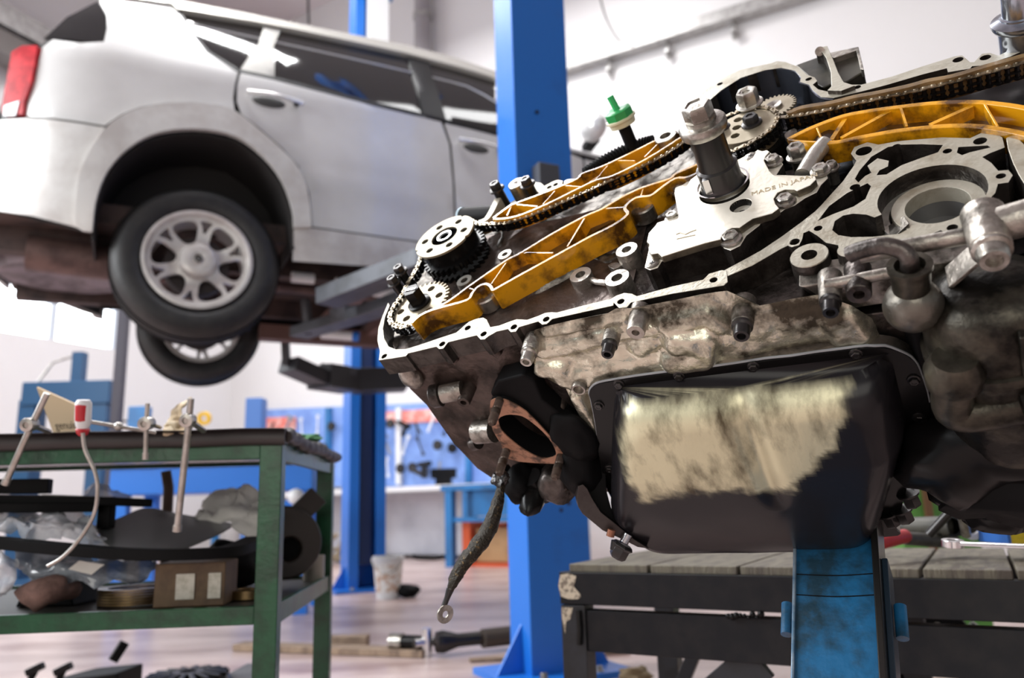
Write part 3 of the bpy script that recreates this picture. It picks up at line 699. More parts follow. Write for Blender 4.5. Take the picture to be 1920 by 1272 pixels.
def circ(c, r, n=24): return [(c[0]+r*math.cos(2*math.pi*i/n), c[1]+r*math.sin(2*math.pi*i/n)) for i in range(n)]
def part(name, bm, m, parent=None, label=None, **k):
    o = newobj(name, bm, m, parent or eng, **k)
    if label: o['label'] = label
    return o
cast_s = mat('oily_shaded_cast_side', (.075, .065, .058), .33, .7, (.018, .014, .012), 26, .85, .5, 90)  # oily as-cast sides, darkened further to put crevice shade into the colour
def SD(w, m=None): return (m or cast_s, lambda n, c: n.z < .6 or c.z < w-.001)
def slab(name, pts, w1, w0, m, holes=(), parent=None, sm=2, bevel=.0008, label=None, raw=False):
    P = pts if raw else U(pts, w1)
    if sm > 1: P = [tuple(p) for p in smooth_poly(P, sm)]
    bm = bmesh.new(); add_slab(bm, P, holes, w0, w1); return part(name, bm, m, parent, label, bevel=bevel, side=SD(w1) if m is alu or m is cast_l else (SD(w1, mat('tan_cast_side', (.22, .19, .14), .36, .6, (.03, .025, .02), 26, .8)) if name == 'pump_cover' else None))  # side faces get darker materials by normal, shade between parts as colour
def hole(p, r, w=0.0, n=16): return circ(un(p[0], p[1], w), r, n)

# ---- rear timing case rim, lower left run
lo = C3([(92, 25), (58, 105), (30, 185), (24, 265), (40, 330), (33, 388), (120, 376), (205, 362), (218, 345), (395, 303), (412, 318), (440, 314), (470, 275), (648, 232), (672, 258), (700, 256), (722, 238), (775, 208), (845, 193), (862, 212), (895, 208), (915, 180), (1035, 145), (1060, 165), (1090, 160), (1125, 128), (1508, 44)]) \
   + C4([(510, 236), (535, 262), (575, 258), (595, 234), (800, 190), (1060, 148), (1080, 130), (1075, 72)])
up_ = C4([(1048, 70), (985, 88), (955, 118), (800, 152), (625, 200), (600, 188), (560, 184), (520, 198), (495, 213), (400, 236), (225, 282), (200, 280), (165, 284), (130, 300)]) \
   + C3([(965, 132), (900, 128), (850, 145), (790, 168), (735, 178), (712, 130), (690, 118), (640, 128), (600, 145), (560, 178), (520, 213), (415, 247), (300, 287), (205, 316), (140, 318), (95, 300), (68, 250), (60, 190), (75, 110), (104, 40)])
hl = [hole(p, .0042) for p in C3([(68, 362), (432, 285), (692, 222), (592, 184), (882, 178), (1085, 129), (1554, 18)])+C4([(1008, 120)])]
# trace is taken slightly below the very top on the tiny holes so they stay inside the rim
slab('timing_case_rim', lo+up_, 0, -.028, alu, hl, sm=1, label='bright machined gasket face')
# thin arc joining to the pump housing
slab('timing_case_rim', C2([(410, 1188), (500, 1140), (600, 1085), (700, 1018), (800, 945), (870, 890), (905, 915), (880, 950), (800, 985), (772, 1012), (735, 1062), (700, 1078), (560, 1160), (415, 1222)]), -.0005, -.03, alu, sm=1, label='bright machined gasket face')
# ---- pump housing face (right)
out = C2([(735, 1062), (752, 1070), (790, 1060), (806, 1030), (812, 1000), (840, 988), (880, 1012), (925, 1048), (985, 1060), (990, 1092), (1030, 1110), (1075, 1092), (1130, 1060), (1270, 1045), (1400, 1022), (1495, 985), (1530, 1006), (1590, 995), (1612, 935), (1700, 870), (1765, 800), (1778, 755), (1830, 748), (1852, 712), (1830, 686), (1780, 690), (1745, 650), (1700, 622), (1740, 602), (1812, 574), (1800, 525), (1762, 500), (1700, 500), (1640, 528), (1500, 524), (1310, 540), (1270, 545), (1185, 560), (1130, 548), (1065, 572), (1048, 605), (1075, 640), (1062, 665), (1010, 740), (950, 806), (900, 862), (870, 892), (800, 948), (745, 990)])
HA = [C2([(1150, 620), (1232, 572), (1300, 560), (1400, 558), (1505, 562), (1480, 598), (1400, 625), (1300, 662), (1225, 708), (1175, 712), (1190, 688), (1232, 668), (1236, 640), (1180, 628), (1130, 665), (1150, 700), (1120, 715), (1085, 748), (1068, 730), (1090, 690)]),
      C2([(1582, 572), (1728, 564), (1742, 574), (1640, 598), (1600, 612), (1574, 600)]),
      C2([(1030, 800), (1130, 752), (1148, 766), (1120, 830), (1060, 868), (960, 905), (882, 940), (940, 865)])]
big = un(*C2([(1446, 806)])[0]); R_ = .0505
vol = C2([(955, 985), (968, 940), (1010, 912), (1060, 903), (1125, 908), (1165, 922)]) 
volb = C2([(1340, 975), (1290, 1003), (1160, 1018), (1050, 1020), (985, 1010)])
ring = circ(big, R_, 48)
# union of the round chamber and the volute mouth
va = U(vol); vb = U(volb)
pa = math.atan2(va[-1][1]-big[1], va[-1][0]-big[0]); pb = math.atan2(vb[0][1]-big[1], vb[0][0]-big[0])
if pb < pa: pb += 2*math.pi
# go the long way round from volute top to volute bottom
arc = [(big[0]+R_*math.cos(pa-t), big[1]+R_*math.sin(pa-t)) for t in [i/40*(2*math.pi-(pb-pa)) for i in range(41)]]
cham = va+arc+vb
bh = [hole(C2([p])[0], r) for p, r in (((1112, 592), .009), ((1275, 568), .0045), ((1527, 592), .0045), ((1690, 542), .0065), ((1192, 655), .009), ((1068, 771), .0055), ((885, 976), .0045), ((768, 1043), .0055), ((1040, 1080), .005), ((1552, 972), .005), ((1793, 716), .0045))]
bm = bmesh.new(); add_slab(bm, U(out), [U(h) for h in HA]+[cham]+bh[:4]+bh[5:], -.035, 0); ph = part('pump_housing', bm, alu, label='bright machined pump housing face', bevel=.0008, side=SD(0))
# inner stepped ring and floor of the chamber
bc = Vector((big[0]+.004, big[1]-.004, 0))
bm = bmesh.new(); add_ring(bm, bc, AN, .030, .0435, -.030, -.012, 48); part('seal_seat', bm, alu, ph, bevel=.0006)
bm = bmesh.new(); add_lathe(bm, bc, AN, [(.0302, -.012), (.0302, -.05), (.001, -.05)], 40, cap=False); part('bore', bm, mat('bore_grey', (.22, .22, .22), .4, .6), ph)
bm = bmesh.new(); add_ring(bm, Vector((big[0], big[1], 0)), AN, .0425, R_+.001, -.034, -.021, 48); part('chamber_floor', bm, cast_l, ph)
P = U(vol+volb, 0); 
bm = bmesh.new(); add_slab(bm, P, [], -.045, -.034); part('volute_floor', bm, cast_d, ph)
bm = bmesh.new(); rp = U(C2([(1150, 925), (1312, 915), (1340, 965), (1180, 1012)]), -.010); ru0, ru1 = min(p[0] for p in rp), max(p[0] for p in rp); add_slab(bm, rp, [], -.034, 0, f1=lambda a, b: -.032+.026*(a-ru0)/(ru1-ru0)); part('volute_ramp', bm, cast, ph, bevel=.002)
# backing under the slots
back = U(C2([(760, 1040), (1050, 600), (1130, 545), (1760, 500), (1810, 575), (1780, 800), (1600, 960), (1300, 1040), (1000, 1060)]))
bm = bmesh.new(); add_slab(bm, back, [cham], -.06, -.034); part('housing_body', bm, cast_d)
slab('side_flange', C2([(1818, 528), (1868, 520), (1912, 560), (2000, 620), (2010, 900), (1912, 760), (1852, 650)]), 0, -.04, alu)
# ---- upper chamber rim with long gasket rail to the right
o2 = C2([(222, 500), (218, 470), (240, 425), (262, 400), (290, 330), (330, 285), (380, 245), (400, 232), (500, 188), (650, 155), (680, 145), (720, 148), (790, 175), (828, 212), (868, 226), (880, 244), (858, 262), (885, 285), (930, 296), (975, 280), (1010, 262), (1050, 262), (1100, 262), (1250, 222), (1400, 172), (1560, 122), (1600, 116), (1640, 150), (1660, 150), (1700, 108), (1740, 104), (1780, 118), (1860, 80), (1910, 62), (2010, 30), (2010, 66), (1908, 92), (1840, 122), (1760, 148), (1740, 164), (1650, 170), (1640, 182), (1530, 200), (1525, 180), (1400, 212), (1230, 262), (1100, 296), (960, 328), (900, 324), (858, 290), (840, 262), (795, 248), (800, 226), (770, 192), (700, 178), (620, 190), (500, 228), (400, 292), (332, 352), (292, 440), (288, 490), (250, 520)])
oh = [hole(C2([p])[0], r) for p, r in (((397, 258), .0045), ((250, 428), .0045), ((838, 234), .0045), ((957, 279), .005), ((1080, 274), .0045), ((1580, 138), .006), ((1716, 127), .006))]
slab('upper_case_rim', o2, 0, -.03, alu, oh, sm=1, label='bright machined gasket face')
bm = bmesh.new(); Lw = U(C2([(288, 490), (292, 440), (332, 352), (400, 292), (500, 228), (620, 190), (700, 178), (770, 192), (800, 226), (795, 248), (840, 262), (858, 290), (900, 324), (960, 330)]))
Lw = smooth_poly(Lw, 3, False)
va_ = [bm.verts.new((p.x, p.y, -.001)) for p in Lw]; vb_ = [bm.verts.new((p.x-.0, p.y, -.11)) for p in Lw]
for i in range(len(va_)-1): bm.faces.new([va_[i], va_[i+1], vb_[i+1], vb_[i]])
part('chamber_wall', bm, mat('polished_bore', (.24, .27, .34), .2, .9, (.02, .02, .025), 7, .9, stretch=(2, 2, .3)), solid=.003, smooth=60)
# bracket and dark intake behind the rim
slab('bracket_arm', C2([(905, 100), (872, 100), (880, 80), (930, 68), (962, 140), (985, 200), (1012, 248), (1068, 266), (1000, 292), (930, 290), (950, 270), (948, 200), (925, 130)]), .006, -.02, alu, sm=1)
bm = bmesh.new(); add_cyl(bm, u3(C2([(893, 96)])[0], -.012), u3(C2([(893, 96)])[0], .0075), .0065, 16); part('bracket_boss', bm, cast)
bm = bmesh.new(); bx = U(C2([(770, 158), (880, 118), (1085, 76), (1112, 188), (1000, 256), (955, 250), (905, 270), (860, 245), (825, 205)]), -.01); add_slab(bm, bx, [], -.09, -.012)
part('intake_box', bm, mat('olive_black_casting', (.06, .055, .04), .4, .5, (.01, .01, .01), 20, .8), bevel=.002)
slab('intake_lip', C2([(900, 112), (1085, 72), (1112, 186), (1096, 184), (1074, 92), (960, 130)]), -.004, -.016, cast, sm=1)

# ---- recessed timing plane
def feat(seglist):
    F = []
    for pts, wd, h in seglist:
        F.append((pts, wd, h))
    return F
def fval(F, a, b):
    v = 0
    for pts, wd, h in F:
        dm = 1e9
        for p, q in (zip(pts, pts[1:]) if len(pts) > 1 else [(pts[0], pts[0])]):
            dx, dy = q[0]-p[0], q[1]-p[1]; L = dx*dx+dy*dy
            t = 0 if L == 0 else max(0, min(1, ((a-p[0])*dx+(b-p[1])*dy)/L))
            dm = min(dm, math.hypot(a-p[0]-dx*t, b-p[1]-dy*t))
        x = dm/wd
        s = 1/(1+x**6) if h > 0 else math.exp(-x*x)
        v = max(v, abs(h)*s) if h > 0 else v-abs(h)*s*(1 if v <= 0 else .5)
    return v
w_f = -.042
left_floor = [(736, 640), (742, 590), (770, 540), (800, 500), (850, 455), (905, 430), (935, 395), (985, 362), (1045, 352), (1120, 325), (1200, 290), (1285, 262), (1330, 330), (1300, 380), (1240, 470), (1228, 515), (1100, 566), (1010, 606), (860, 640), (790, 668), (748, 672)]
FL = [(U(C9([(1260, 280), (1200, 470)]), w_f), .007, .018), (U(C9([(1010, 300), (1100, 420), (1000, 560)]), w_f), .016, .014), (U(C9([(560, 640), (760, 640), (900, 600)]), w_f), .010, .016),
      (U(C9([(1030, 620), (900, 720)]), w_f), .010, .010), (U(CA([(60, 560), (200, 470), (330, 480)]), w_f), .012, .012), (U(CA([(400, 460), (600, 400)]), w_f), .010, .010),
      (U(CA([(520, 1000), (760, 880), (830, 820)]), w_f), .014, .022), (U(CA([(950, 700), (1100, 760), (1180, 700)]), w_f), .012, .018), (U(CA([(560, 1100), (1000, 950), (1250, 960)]), w_f), .008, .006),
      (U(CA([(640, 360), (700, 420), (900, 330)]), w_f), .008, .008), (U(CA([(900, 560), (1200, 400)]), w_f), .010, .006), (U(C3([(150, 290), (300, 262)]), w_f), .010, .014), (U(C3([(560, 200), (900, 110)]), w_f), .008, .014)]
P = U(left_floor, w_f)
bm = bmesh.new(); add_sheet(bm, P, [], lambda a, b: Vector((a, b, w_f+fval(FL, a, b)+.0022*noise.noise(Vector((a*60, b*60, 0))))), .004)
part('timing_plane', bm, mat('stained_timing_casting', (.20, .185, .165), .40, .8, (.03, .025, .02), 22, .9, .4, 100, dlo=.44, dhi=.6), smooth=70)
right_floor = [(1225, 520), (1238, 470), (1290, 390), (1340, 320), (1330, 262), (1312, 240), (1320, 195), (1365, 150), (1450, 128), (1495, 140), (1520, 180), (1560, 188), (1700, 155), (1920, 100), (1985, 85), (1990, 430), (1880, 470), (1640, 480), (1560, 480), (1480, 530), (1360, 560), (1290, 570)]
P = U(right_floor, w_f)
FR = [(U(C2([(420, 1020), (1000, 700)]), w_f), .02, .006), (U(C2([(820, 640), (900, 760)]), w_f), .012, .012)]
bm = bmesh.new(); add_sheet(bm, P, [], lambda a, b: Vector((a, b, w_f-.012+fval(FR, a, b)+.002*noise.noise(Vector((a*50, b*50, 3))))), .007)
part('timing_plane', bm, black, smooth=70)  # recess floor plain black, shade of the crevices put into its colour
# bosses with bolt holes
def boss(p, r, w1, w0, m=cast_l, hr=.45, parent=None, name='bolt_boss', segs=28):
    c = u3(p, w1); c.z = 0; bm = bmesh.new()
    add_lathe(bm, c, AN, [(r*1.12, w0), (r, w1-.001), (r*.97, w1), (r*hr, w1), (r*hr, w1-.012), (.0002, w1-.012)], segs, cap=False)
    return part(name, bm, m, parent, smooth=35, side=(cast if m is cast_l else cast_s, lambda n, c: n.z < .5))
for p, r, w1 in zip(C1([(1372, 832), (1122, 968), (1320, 985), (492, 1000), (712, 858)]), (.0145, .015, .016, .0125, .011), (-.004, -.012, -.006, -.016, -.010)):
    boss(p, r, w1, w_f-.01, cast_l)
boss(C2([(840, 1108)])[0], .0195, 0, -.06, alu, .42)
boss(C2([(1040, 1080)])[0], .012, .0005, -.03, alu, .4)
bm = bmesh.new(); add_tube(bm, [u3(p, -.02) for p in CA([(905, 850), (960, 872), (1040, 880)])], .004, 10); part('oil_gallery', bm, cast_l)
# small rib casting mark
slab('cast_mark', CA([(1050, 735), (1120, 708), (1160, 735), (1100, 765)]), w_f+.023, w_f+.015, cast, sm=2, bevel=.0004)
# ---- main body below the case
def hexa(name, q_top, q_bot, m, parent=None, bevel=.003):
    bm = bmesh.new(); a = [bm.verts.new(v) for v in q_top]; b = [bm.verts.new(v) for v in q_bot]; n = len(a)
    bm.faces.new(a); bm.faces.new(b[::-1])
    for i in range(n): bm.faces.new([a[i], a[(i+1) % n], b[(i+1) % n], b[i]])
    return part(name, bm, m, parent, bevel=bevel)
# left cylinder head : bottom surface v=0
hl_ = [Vector((*un(*p, -.028), -.028)) for p in ((728, 702), (1000, 640), (1040, 560), (990, 420), (900, 450), (800, 520), (745, 610))]
bl = D([(752, 706), (770, 730), (800, 760), (850, 830), (895, 878), (935, 905), (990, 925), (1110, 925)], 0)
bm = bmesh.new(); hp = [(bl[0][0], -.026)]+bl+[(bl[-1][0]+.10, bl[-1][1]), (.10, -.026)]
add_slab(bm, hp, [], -.26, 0, dmap, spacing=.012, f1=lambda a, b: .0015*noise.noise(Vector((a*50, b*50, 1)))+.0035*(math.exp(-((a+.20)/.006)**2)+math.exp(-((a+.135-.25*(b+.03))/.005)**2)+math.exp(-((a+.03)/.007)**2)))
part('cylinder_head', bm, cast_b, bevel=.002, smooth=60)
# rear bits on the head underside: bosses and pipe stubs along the depth axis
def dboss(p_tip, dd, L, r, m, parent=None, hr=.45, name='bolt_boss', bolt=False, taper=1.12):
    c = d3(p_tip, dd); bm = bmesh.new()
    add_lathe(bm, c-AD*L, AD, [(r*taper, 0), (r, L-.001), (r*.93, L), (r*hr, L), (r*hr, L-.006), (.0002, L-.006)], 24, cap=False)
    o = part(name, bm, m, parent, smooth=35)
    if bolt:
        bm = bmesh.new(); add_lathe(bm, c, AD, [(r*.95, -.001), (r*.98, .004), (r*.8, .006), (r*.75, .016), (r*.68, .018), (r*.42, .018), (r*.42, .012), (.0002, .012)], 24, cap=False); part('cap_bolt', bm, dsteel if bolt == 1 else steel, o, smooth=35)
    return o
dboss(C4([(88, 480)])[0], .030, .036, .0105, cast, bolt=2)
dboss(C4([(490, 440)])[0], .034, .036, .0098, cast, bolt=1)
dboss(C4([(618, 385)])[0], .040, .040, .0105, cast, hr=.42)
dboss(C4([(1152, 345)])[0], .034, .038, .0115, cast, bolt=1)
dboss(C4([(1592, 225)])[0], .034, .038, .0108, cast, bolt=1)
dboss(C4([(1735, 195)])[0], .036, .040, .0118, cast_d)
dboss(C4([(332, 672)])[0], .030, .014, .0095, cast, hr=.7)
dboss(C4([(225, 780)])[0], .020, .02, .011, cast_d, hr=.6)
dboss(C4([(290, 850)])[0], .020, .02, .008, cast_d, hr=.6)
for p, r in (((565, 655), .009),):
    dboss(C3([p])[0], .030, .035, r, cast_b, hr=.5)
bm = bmesh.new(); add_cyl(bm, d3(C3([(390, 610)])[0], .02), d3(C3([(560, 575)])[0], .012), .013, 20); part('water_stub', bm, cast)
bm = bmesh.new(); add_lathe(bm, d3(C3([(390, 612)])[0], .02), d3(C3([(560, 577)])[0], .012)-d3(C3([(390, 612)])[0], .02), [(.0145, -.006), (.0165, -.004), (.0165, .008), (.0135, .010)], 20); part('stub_plug', bm, cast_d)
bm = bmesh.new(); blob(bm, d3(C3([(235, 490)])[0], .006), (.016, .012, .022), 3, .08); part('cast_lug', bm, cast, smooth=70)
bm = bmesh.new(); add_cyl(bm, d3(C3([(650, 840)])[0], .01), d3(C3([(760, 830)])[0], .014), .017, 20); part('cam_plug', bm, cast)
bm = bmesh.new(); add_cyl(bm, d3(C3([(625, 915)])[0], .004), d3(C3([(660, 905)])[0], .006), .010, 16); part('cam_plug', bm, cast_d)
for a, b in (((440, 330), (520, 395)), ((700, 270), (790, 350))):
    pa_, pb_ = d3(C3([a])[0], .002), d3(C3([b])[0], .002); bm = bmesh.new(); add_tube(bm, [pa_, pb_], [.008, .0065], 12); part('stiffening_rib', bm, cast_b)
# exhaust port
gout = D(C3([(738, 640), (790, 628), (850, 640), (960, 705), (1100, 850), (1165, 920), (1232, 1010), (1210, 1032), (1130, 1034), (1000, 1028), (850, 1004), (800, 905), (752, 825), (735, 740)]), .035)
ghole = D(C3([(788, 755), (835, 728), (900, 728), (960, 748), (1060, 828), (1120, 900), (1148, 965), (1130, 992), (1060, 1000), (960, 955), (860, 880), (805, 820)]), .035)
gh = [tuple(p) for p in smooth_poly(ghole, 3)]; go = [tuple(p) for p in smooth_poly(gout, 2)]
bm = bmesh.new(); add_slab(bm, go, [gh], .0345, .0362, dmap); part('port_gasket', bm, mat('copper_brown_gasket', (.42, .22, .14), .5, .2, (.05, .03, .02), 50, .9, dlo=.5, dhi=.62), label='brown port gasket')
bm = bmesh.new(); add_slab(bm, go, [gh], -.01, .0345, dmap); part('exhaust_port', bm, dull)
gi = [(p[0]*.999, p[1]) for p in gh]
bm = bmesh.new(); add_slab(bm, go, [], -.012, -.008, dmap); part('port_floor', bm, mat('port_shade_black', (.004, .004, .004), .9))  # black sheet behind the port opening, its inner shade as colour
bm = bmesh.new(); add_slab(bm, D(C3([(780, 520), (940, 480), (1010, 520), (1060, 640), (1240, 780), (1330, 900), (1420, 990), (1300, 1080), (1230, 1010), (1100, 850), (960, 700), (850, 632), (745, 625), (735, 600)]), .030), [], 0, .030, dmap); part('port_surround', bm, dull, bevel=.004)
def dstud(p, dd, L, r=.0065):
    bm = bmesh.new(); c = d3(p, dd)
    prof = [(r*.9, 0), (r*.9, L*.12)]
    for i in range(9): z = L*.12+i*L*.028; prof += [(r*.9, z), (r*.78, z+L*.014)]
    prof += [(r*.72, L*.40), (r*.95, L*.42), (r*.95, L*.62)]
    for i in range(10): z = L*.62+i*L*.034; prof += [(r*.95, z), (r*.82, z+L*.017)]
    prof += [(r*.6, L)]
    add_lathe(bm, c, AD, prof, 16); return part('exhaust_stud', bm, mat('rusty_stud', (.11, .085, .07), .45, .7, (.04, .02, .01), 90, .7), smooth=50)
dstud(C3([(795, 635)])[0], .035, .042); dstud(C3([(838, 950)])[0], .035, .043); dstud(C3([(1178, 985)])[0], .035, .040)
# lower dark lumps under the head
for c, s, sd, m in (((975, 905), (.022, .03, .028), 1, dull), ((1005, 915), (.02, .05, .02), 2, black), ((1045, 905), (.03, .03, .03), 3, cast_d), ((1090, 880), (.03, .03, .05), 5, dull), ((1075, 820), (.03, .02, .05), 6, dull), ((945, 893), (.012, .02, .014), 8, black)):
    bm = bmesh.new(); blob(bm, d3(c, .03), s, sd, .12); part('grimy_lump', bm, m, smooth=70)
bm = bmesh.new(); add_tube(bm, [d3(p, .03) for p in C8([(720, 250), (780, 320), (830, 370)])], [.016, .016, .0135], 16); part('pipe_stub', bm, black)
bm = bmesh.new(); add_tube(bm, [d3(p, .03) for p in C8([(600, 335), (640, 330), (720, 325)])], [.0125, .0125, .010], 16); part('pipe_stub', bm, cast_d)
bm = bmesh.new(); add_cyl(bm, d3(C3([(1290, 850)])[0], .03), d3(C3([(1275, 990)])[0], .03), .010, 14); part('pipe_stub', bm, cast_d)

# ---- upper oil pan casting (lumpy aluminium)
dd0 = .012
op = C4([(110, 372), (165, 352), (300, 322), (480, 285), (520, 262), (600, 262), (800, 222), (960, 190), (1075, 175), (1240, 235), (1420, 200), (1540, 180), (1700, 230), (1800, 300), (1850, 420), (1900, 640), (1500, 700), (700, 800), (450, 900), (420, 890), (330, 770), (270, 660), (250, 610), (160, 600), (118, 560)])
P = D(op, dd0)
FO = [(D(C4([(170, 395), (560, 325)]), .016), .0050, .006), (D(C4([(150, 480), (240, 468), (420, 420), (560, 380), (700, 375)]), .016), .0105, .010), (D(C4([(770, 350), (980, 305), (1040, 350)]), .018), .0125, .013),
      (D(C4([(830, 420), (960, 420), (960, 495), (820, 515)]), .018), .018, .022), (D(C4([(300, 630), (450, 590), (740, 530)]), .018), .016, .012), (D(C4([(150, 570), (235, 575), (255, 620)]), .018), .012, .013),
      (D(C4([(1060, 480), (1250, 380), (1600, 320)]), .016), .028, .010), (D(C4([(1230, 290), (1530, 235)]), .016), .012, .006), (D(C4([(1650, 330), (1700, 400)]), .018), .022, .016),
      (D(C4([(640, 470), (700, 440)]), .018), .012, .011), (D(C4([(330, 700), (420, 880)]), .016), .010, .014), (D(C4([(170, 640), (300, 850)]), .016), .006, .006)]
bm = bmesh.new(); add_sheet(bm, P, [], lambda a, b: Vector((a, -(dd0+fval(FO, a, b)+.0015*noise.noise(Vector((a*70, b*70, 5)))), b)), .0036)
part('upper_sump', bm, mat('stained_sump_casting', (.64, .62, .50), .27, .85, (.035, .026, .016), 20, .95, .6, 60, dlo=.46, dhi=.62, drough=.45), smooth=75)
# dark step between the rim and the sump
bm = bmesh.new(); add_slab(bm, [(-.03, -.03), (.30, -.03), (.33, -.064), (.57, -.064), (.57, -.30), (.02, -.30), (-.03, -.12)], [], -.25, 0.006, dmap); part('engine_block', bm, cast_d, bevel=.002)
# sealant bead and pan
FLG = [(.028, -.118), (.031, -.104), (.040, -.094), (.058, -.088), (.12, -.0865), (.25, -.086), (.34, -.0855), (.368, -.090), (.386, -.104), (.395, -.13), (.396, -.20), (.37, -.28), (.335, -.40), (.31, -.43), (.04, -.43), (-.01, -.40), (-.022, -.32), (-.008, -.24), (.014, -.17)]
fl_ = [tuple(p) for p in smooth_poly(FLG, 4)]
bm = bmesh.new(); add_slab(bm, fl_, [], .012, .029, dmap); 
part('sump_flange', bm, cast, bevel=.001)
pan = None
bm = bmesh.new(); add_slab(bm, [(a*1.0, b) for a, b in fl_], [], .0300, .0325, dmap); pan = part('oil_pan', bm, black, bevel=.001)
bm = bmesh.new(); pth = [Vector((a, -.0295, b+.0008)) for a, b in fl_ if b > -.2]
pth.sort(key=lambda v: v.x); add_tube(bm, [p+Vector((0, .0012*noise.noise(p*90), .001*noise.noise(p*120))) for p in pth], .0016, 8); part('sealant_bead', bm, mat('grey_sealant', (.30, .32, .34), .35), pan)
def u0_(b): return .066-max(0, -.10-b)*.40+max(0, -.30-b)*.5
def u1_(b): return .372-.30*max(0, -.20-b)
def panh(a, b):
    x = [(a-u0_(b))*.92, (u1_(b)-a)*.95, -.097-b, b+.430]
    if min(x) <= 0: return 0
    k = .012; ins = max(0, -k*math.log(sum(math.exp(-v/k) for v in x)))
    t = min(1, ins/.034); f = math.sqrt(max(0, 1-(1-t)**2))
    H = .052+.014*max(0, min(1, (-.10-b)/.1))
    q = max(0, (-.255-b)/.175); H *= math.sqrt(max(0, 1-q*q))*.9+.1
    H += .0016*noise.noise(Vector((a*18, b*18, 2)))-.0080*math.exp(-((a-.222)/.011)**2)*(1 if b > -.24 else max(0, 1+(b+.24)/.03))
    return H*f
wpoly = C6([(335, 372), (480, 350), (640, 305), (800, 285), (960, 285), (1150, 268), (1400, 250), (1478, 270), (1450, 420), (1400, 560), (1300, 690), (1190, 785), (1040, 800), (900, 800), (560, 826), (460, 845), (380, 780), (332, 700), (325, 520)])  # outline of the pale patch on the black pan
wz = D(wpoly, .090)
v, F = tri2d([(.066, -.097), (.372, -.097), (.372, -.20), (.303, -.430)]+[(u0_(w_)+.0005, w_) for w_ in [-.430+i*.012 for i in range(28)]][:27], [], .0042)
bm = bmesh.new(); lay = bm.loops.layers.color.new('pale_mask'); vv = [bm.verts.new((p.x, -(.032+panh(p.x, p.y)), p.y)) for p in v]
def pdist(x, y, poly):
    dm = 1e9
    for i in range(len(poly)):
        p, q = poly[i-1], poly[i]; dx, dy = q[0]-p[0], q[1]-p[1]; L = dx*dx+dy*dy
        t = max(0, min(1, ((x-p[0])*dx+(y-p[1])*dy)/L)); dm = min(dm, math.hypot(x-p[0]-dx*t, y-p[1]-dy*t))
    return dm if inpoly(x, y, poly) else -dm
pale_mask = {}
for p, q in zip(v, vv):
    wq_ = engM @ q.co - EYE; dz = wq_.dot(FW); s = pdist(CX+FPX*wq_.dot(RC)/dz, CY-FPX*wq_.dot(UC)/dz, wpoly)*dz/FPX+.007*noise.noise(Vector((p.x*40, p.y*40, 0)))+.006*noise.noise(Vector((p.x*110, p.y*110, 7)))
    pale_mask[q] = max(0, min(1, .5+s/.010))
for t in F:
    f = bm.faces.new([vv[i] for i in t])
    for l in f.loops: c = pale_mask[l.vert]; l[lay] = (c, c, c, 1)
pm = bpy.data.materials.new('two_tone_oil_pan'); pm.use_nodes = True; nt = pm.node_tree; N = nt.nodes; L = nt.links; b_ = N['Principled BSDF']
at_ = N.new('ShaderNodeAttribute'); at_.attribute_name = 'pale_mask'
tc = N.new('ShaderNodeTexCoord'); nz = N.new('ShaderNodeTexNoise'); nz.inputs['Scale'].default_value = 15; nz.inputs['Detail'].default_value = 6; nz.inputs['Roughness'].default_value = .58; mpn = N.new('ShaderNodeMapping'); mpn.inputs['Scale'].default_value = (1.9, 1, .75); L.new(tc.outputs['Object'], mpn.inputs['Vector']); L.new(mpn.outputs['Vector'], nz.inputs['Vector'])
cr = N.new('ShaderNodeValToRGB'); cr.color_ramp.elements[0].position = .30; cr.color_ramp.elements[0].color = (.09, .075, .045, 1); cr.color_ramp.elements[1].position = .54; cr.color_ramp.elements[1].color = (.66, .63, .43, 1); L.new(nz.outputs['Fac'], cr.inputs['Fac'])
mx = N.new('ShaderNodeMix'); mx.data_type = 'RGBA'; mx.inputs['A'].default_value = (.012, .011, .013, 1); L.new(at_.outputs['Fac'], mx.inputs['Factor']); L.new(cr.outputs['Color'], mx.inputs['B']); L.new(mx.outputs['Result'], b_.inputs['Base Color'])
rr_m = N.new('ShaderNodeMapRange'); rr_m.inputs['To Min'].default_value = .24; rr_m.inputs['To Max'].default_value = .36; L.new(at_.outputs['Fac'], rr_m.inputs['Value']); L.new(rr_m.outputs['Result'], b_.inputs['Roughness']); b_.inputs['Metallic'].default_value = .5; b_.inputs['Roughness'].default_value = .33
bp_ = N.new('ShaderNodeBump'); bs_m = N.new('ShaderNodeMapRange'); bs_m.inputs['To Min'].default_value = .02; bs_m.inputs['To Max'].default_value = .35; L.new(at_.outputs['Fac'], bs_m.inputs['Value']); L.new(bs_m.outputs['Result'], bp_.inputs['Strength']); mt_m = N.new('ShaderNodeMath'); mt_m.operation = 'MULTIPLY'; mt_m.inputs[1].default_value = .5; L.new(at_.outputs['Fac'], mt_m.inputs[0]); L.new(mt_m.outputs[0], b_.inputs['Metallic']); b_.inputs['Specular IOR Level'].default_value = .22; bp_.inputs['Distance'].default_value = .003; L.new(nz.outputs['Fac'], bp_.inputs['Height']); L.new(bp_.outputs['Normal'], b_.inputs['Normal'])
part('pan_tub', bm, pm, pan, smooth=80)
for a, b in ((.036, -.125), (.075, -.0925), (.15, -.0915), (.235, -.091), (.34, -.0915), (.388, -.14), (.385, -.20), (.002, -.25)):
    bm = bmesh.new(); add_hex(bm, Vector((a, -.0325, b)), AD, .0052, .005); part('pan_bolt', bm, dsteel, pan)
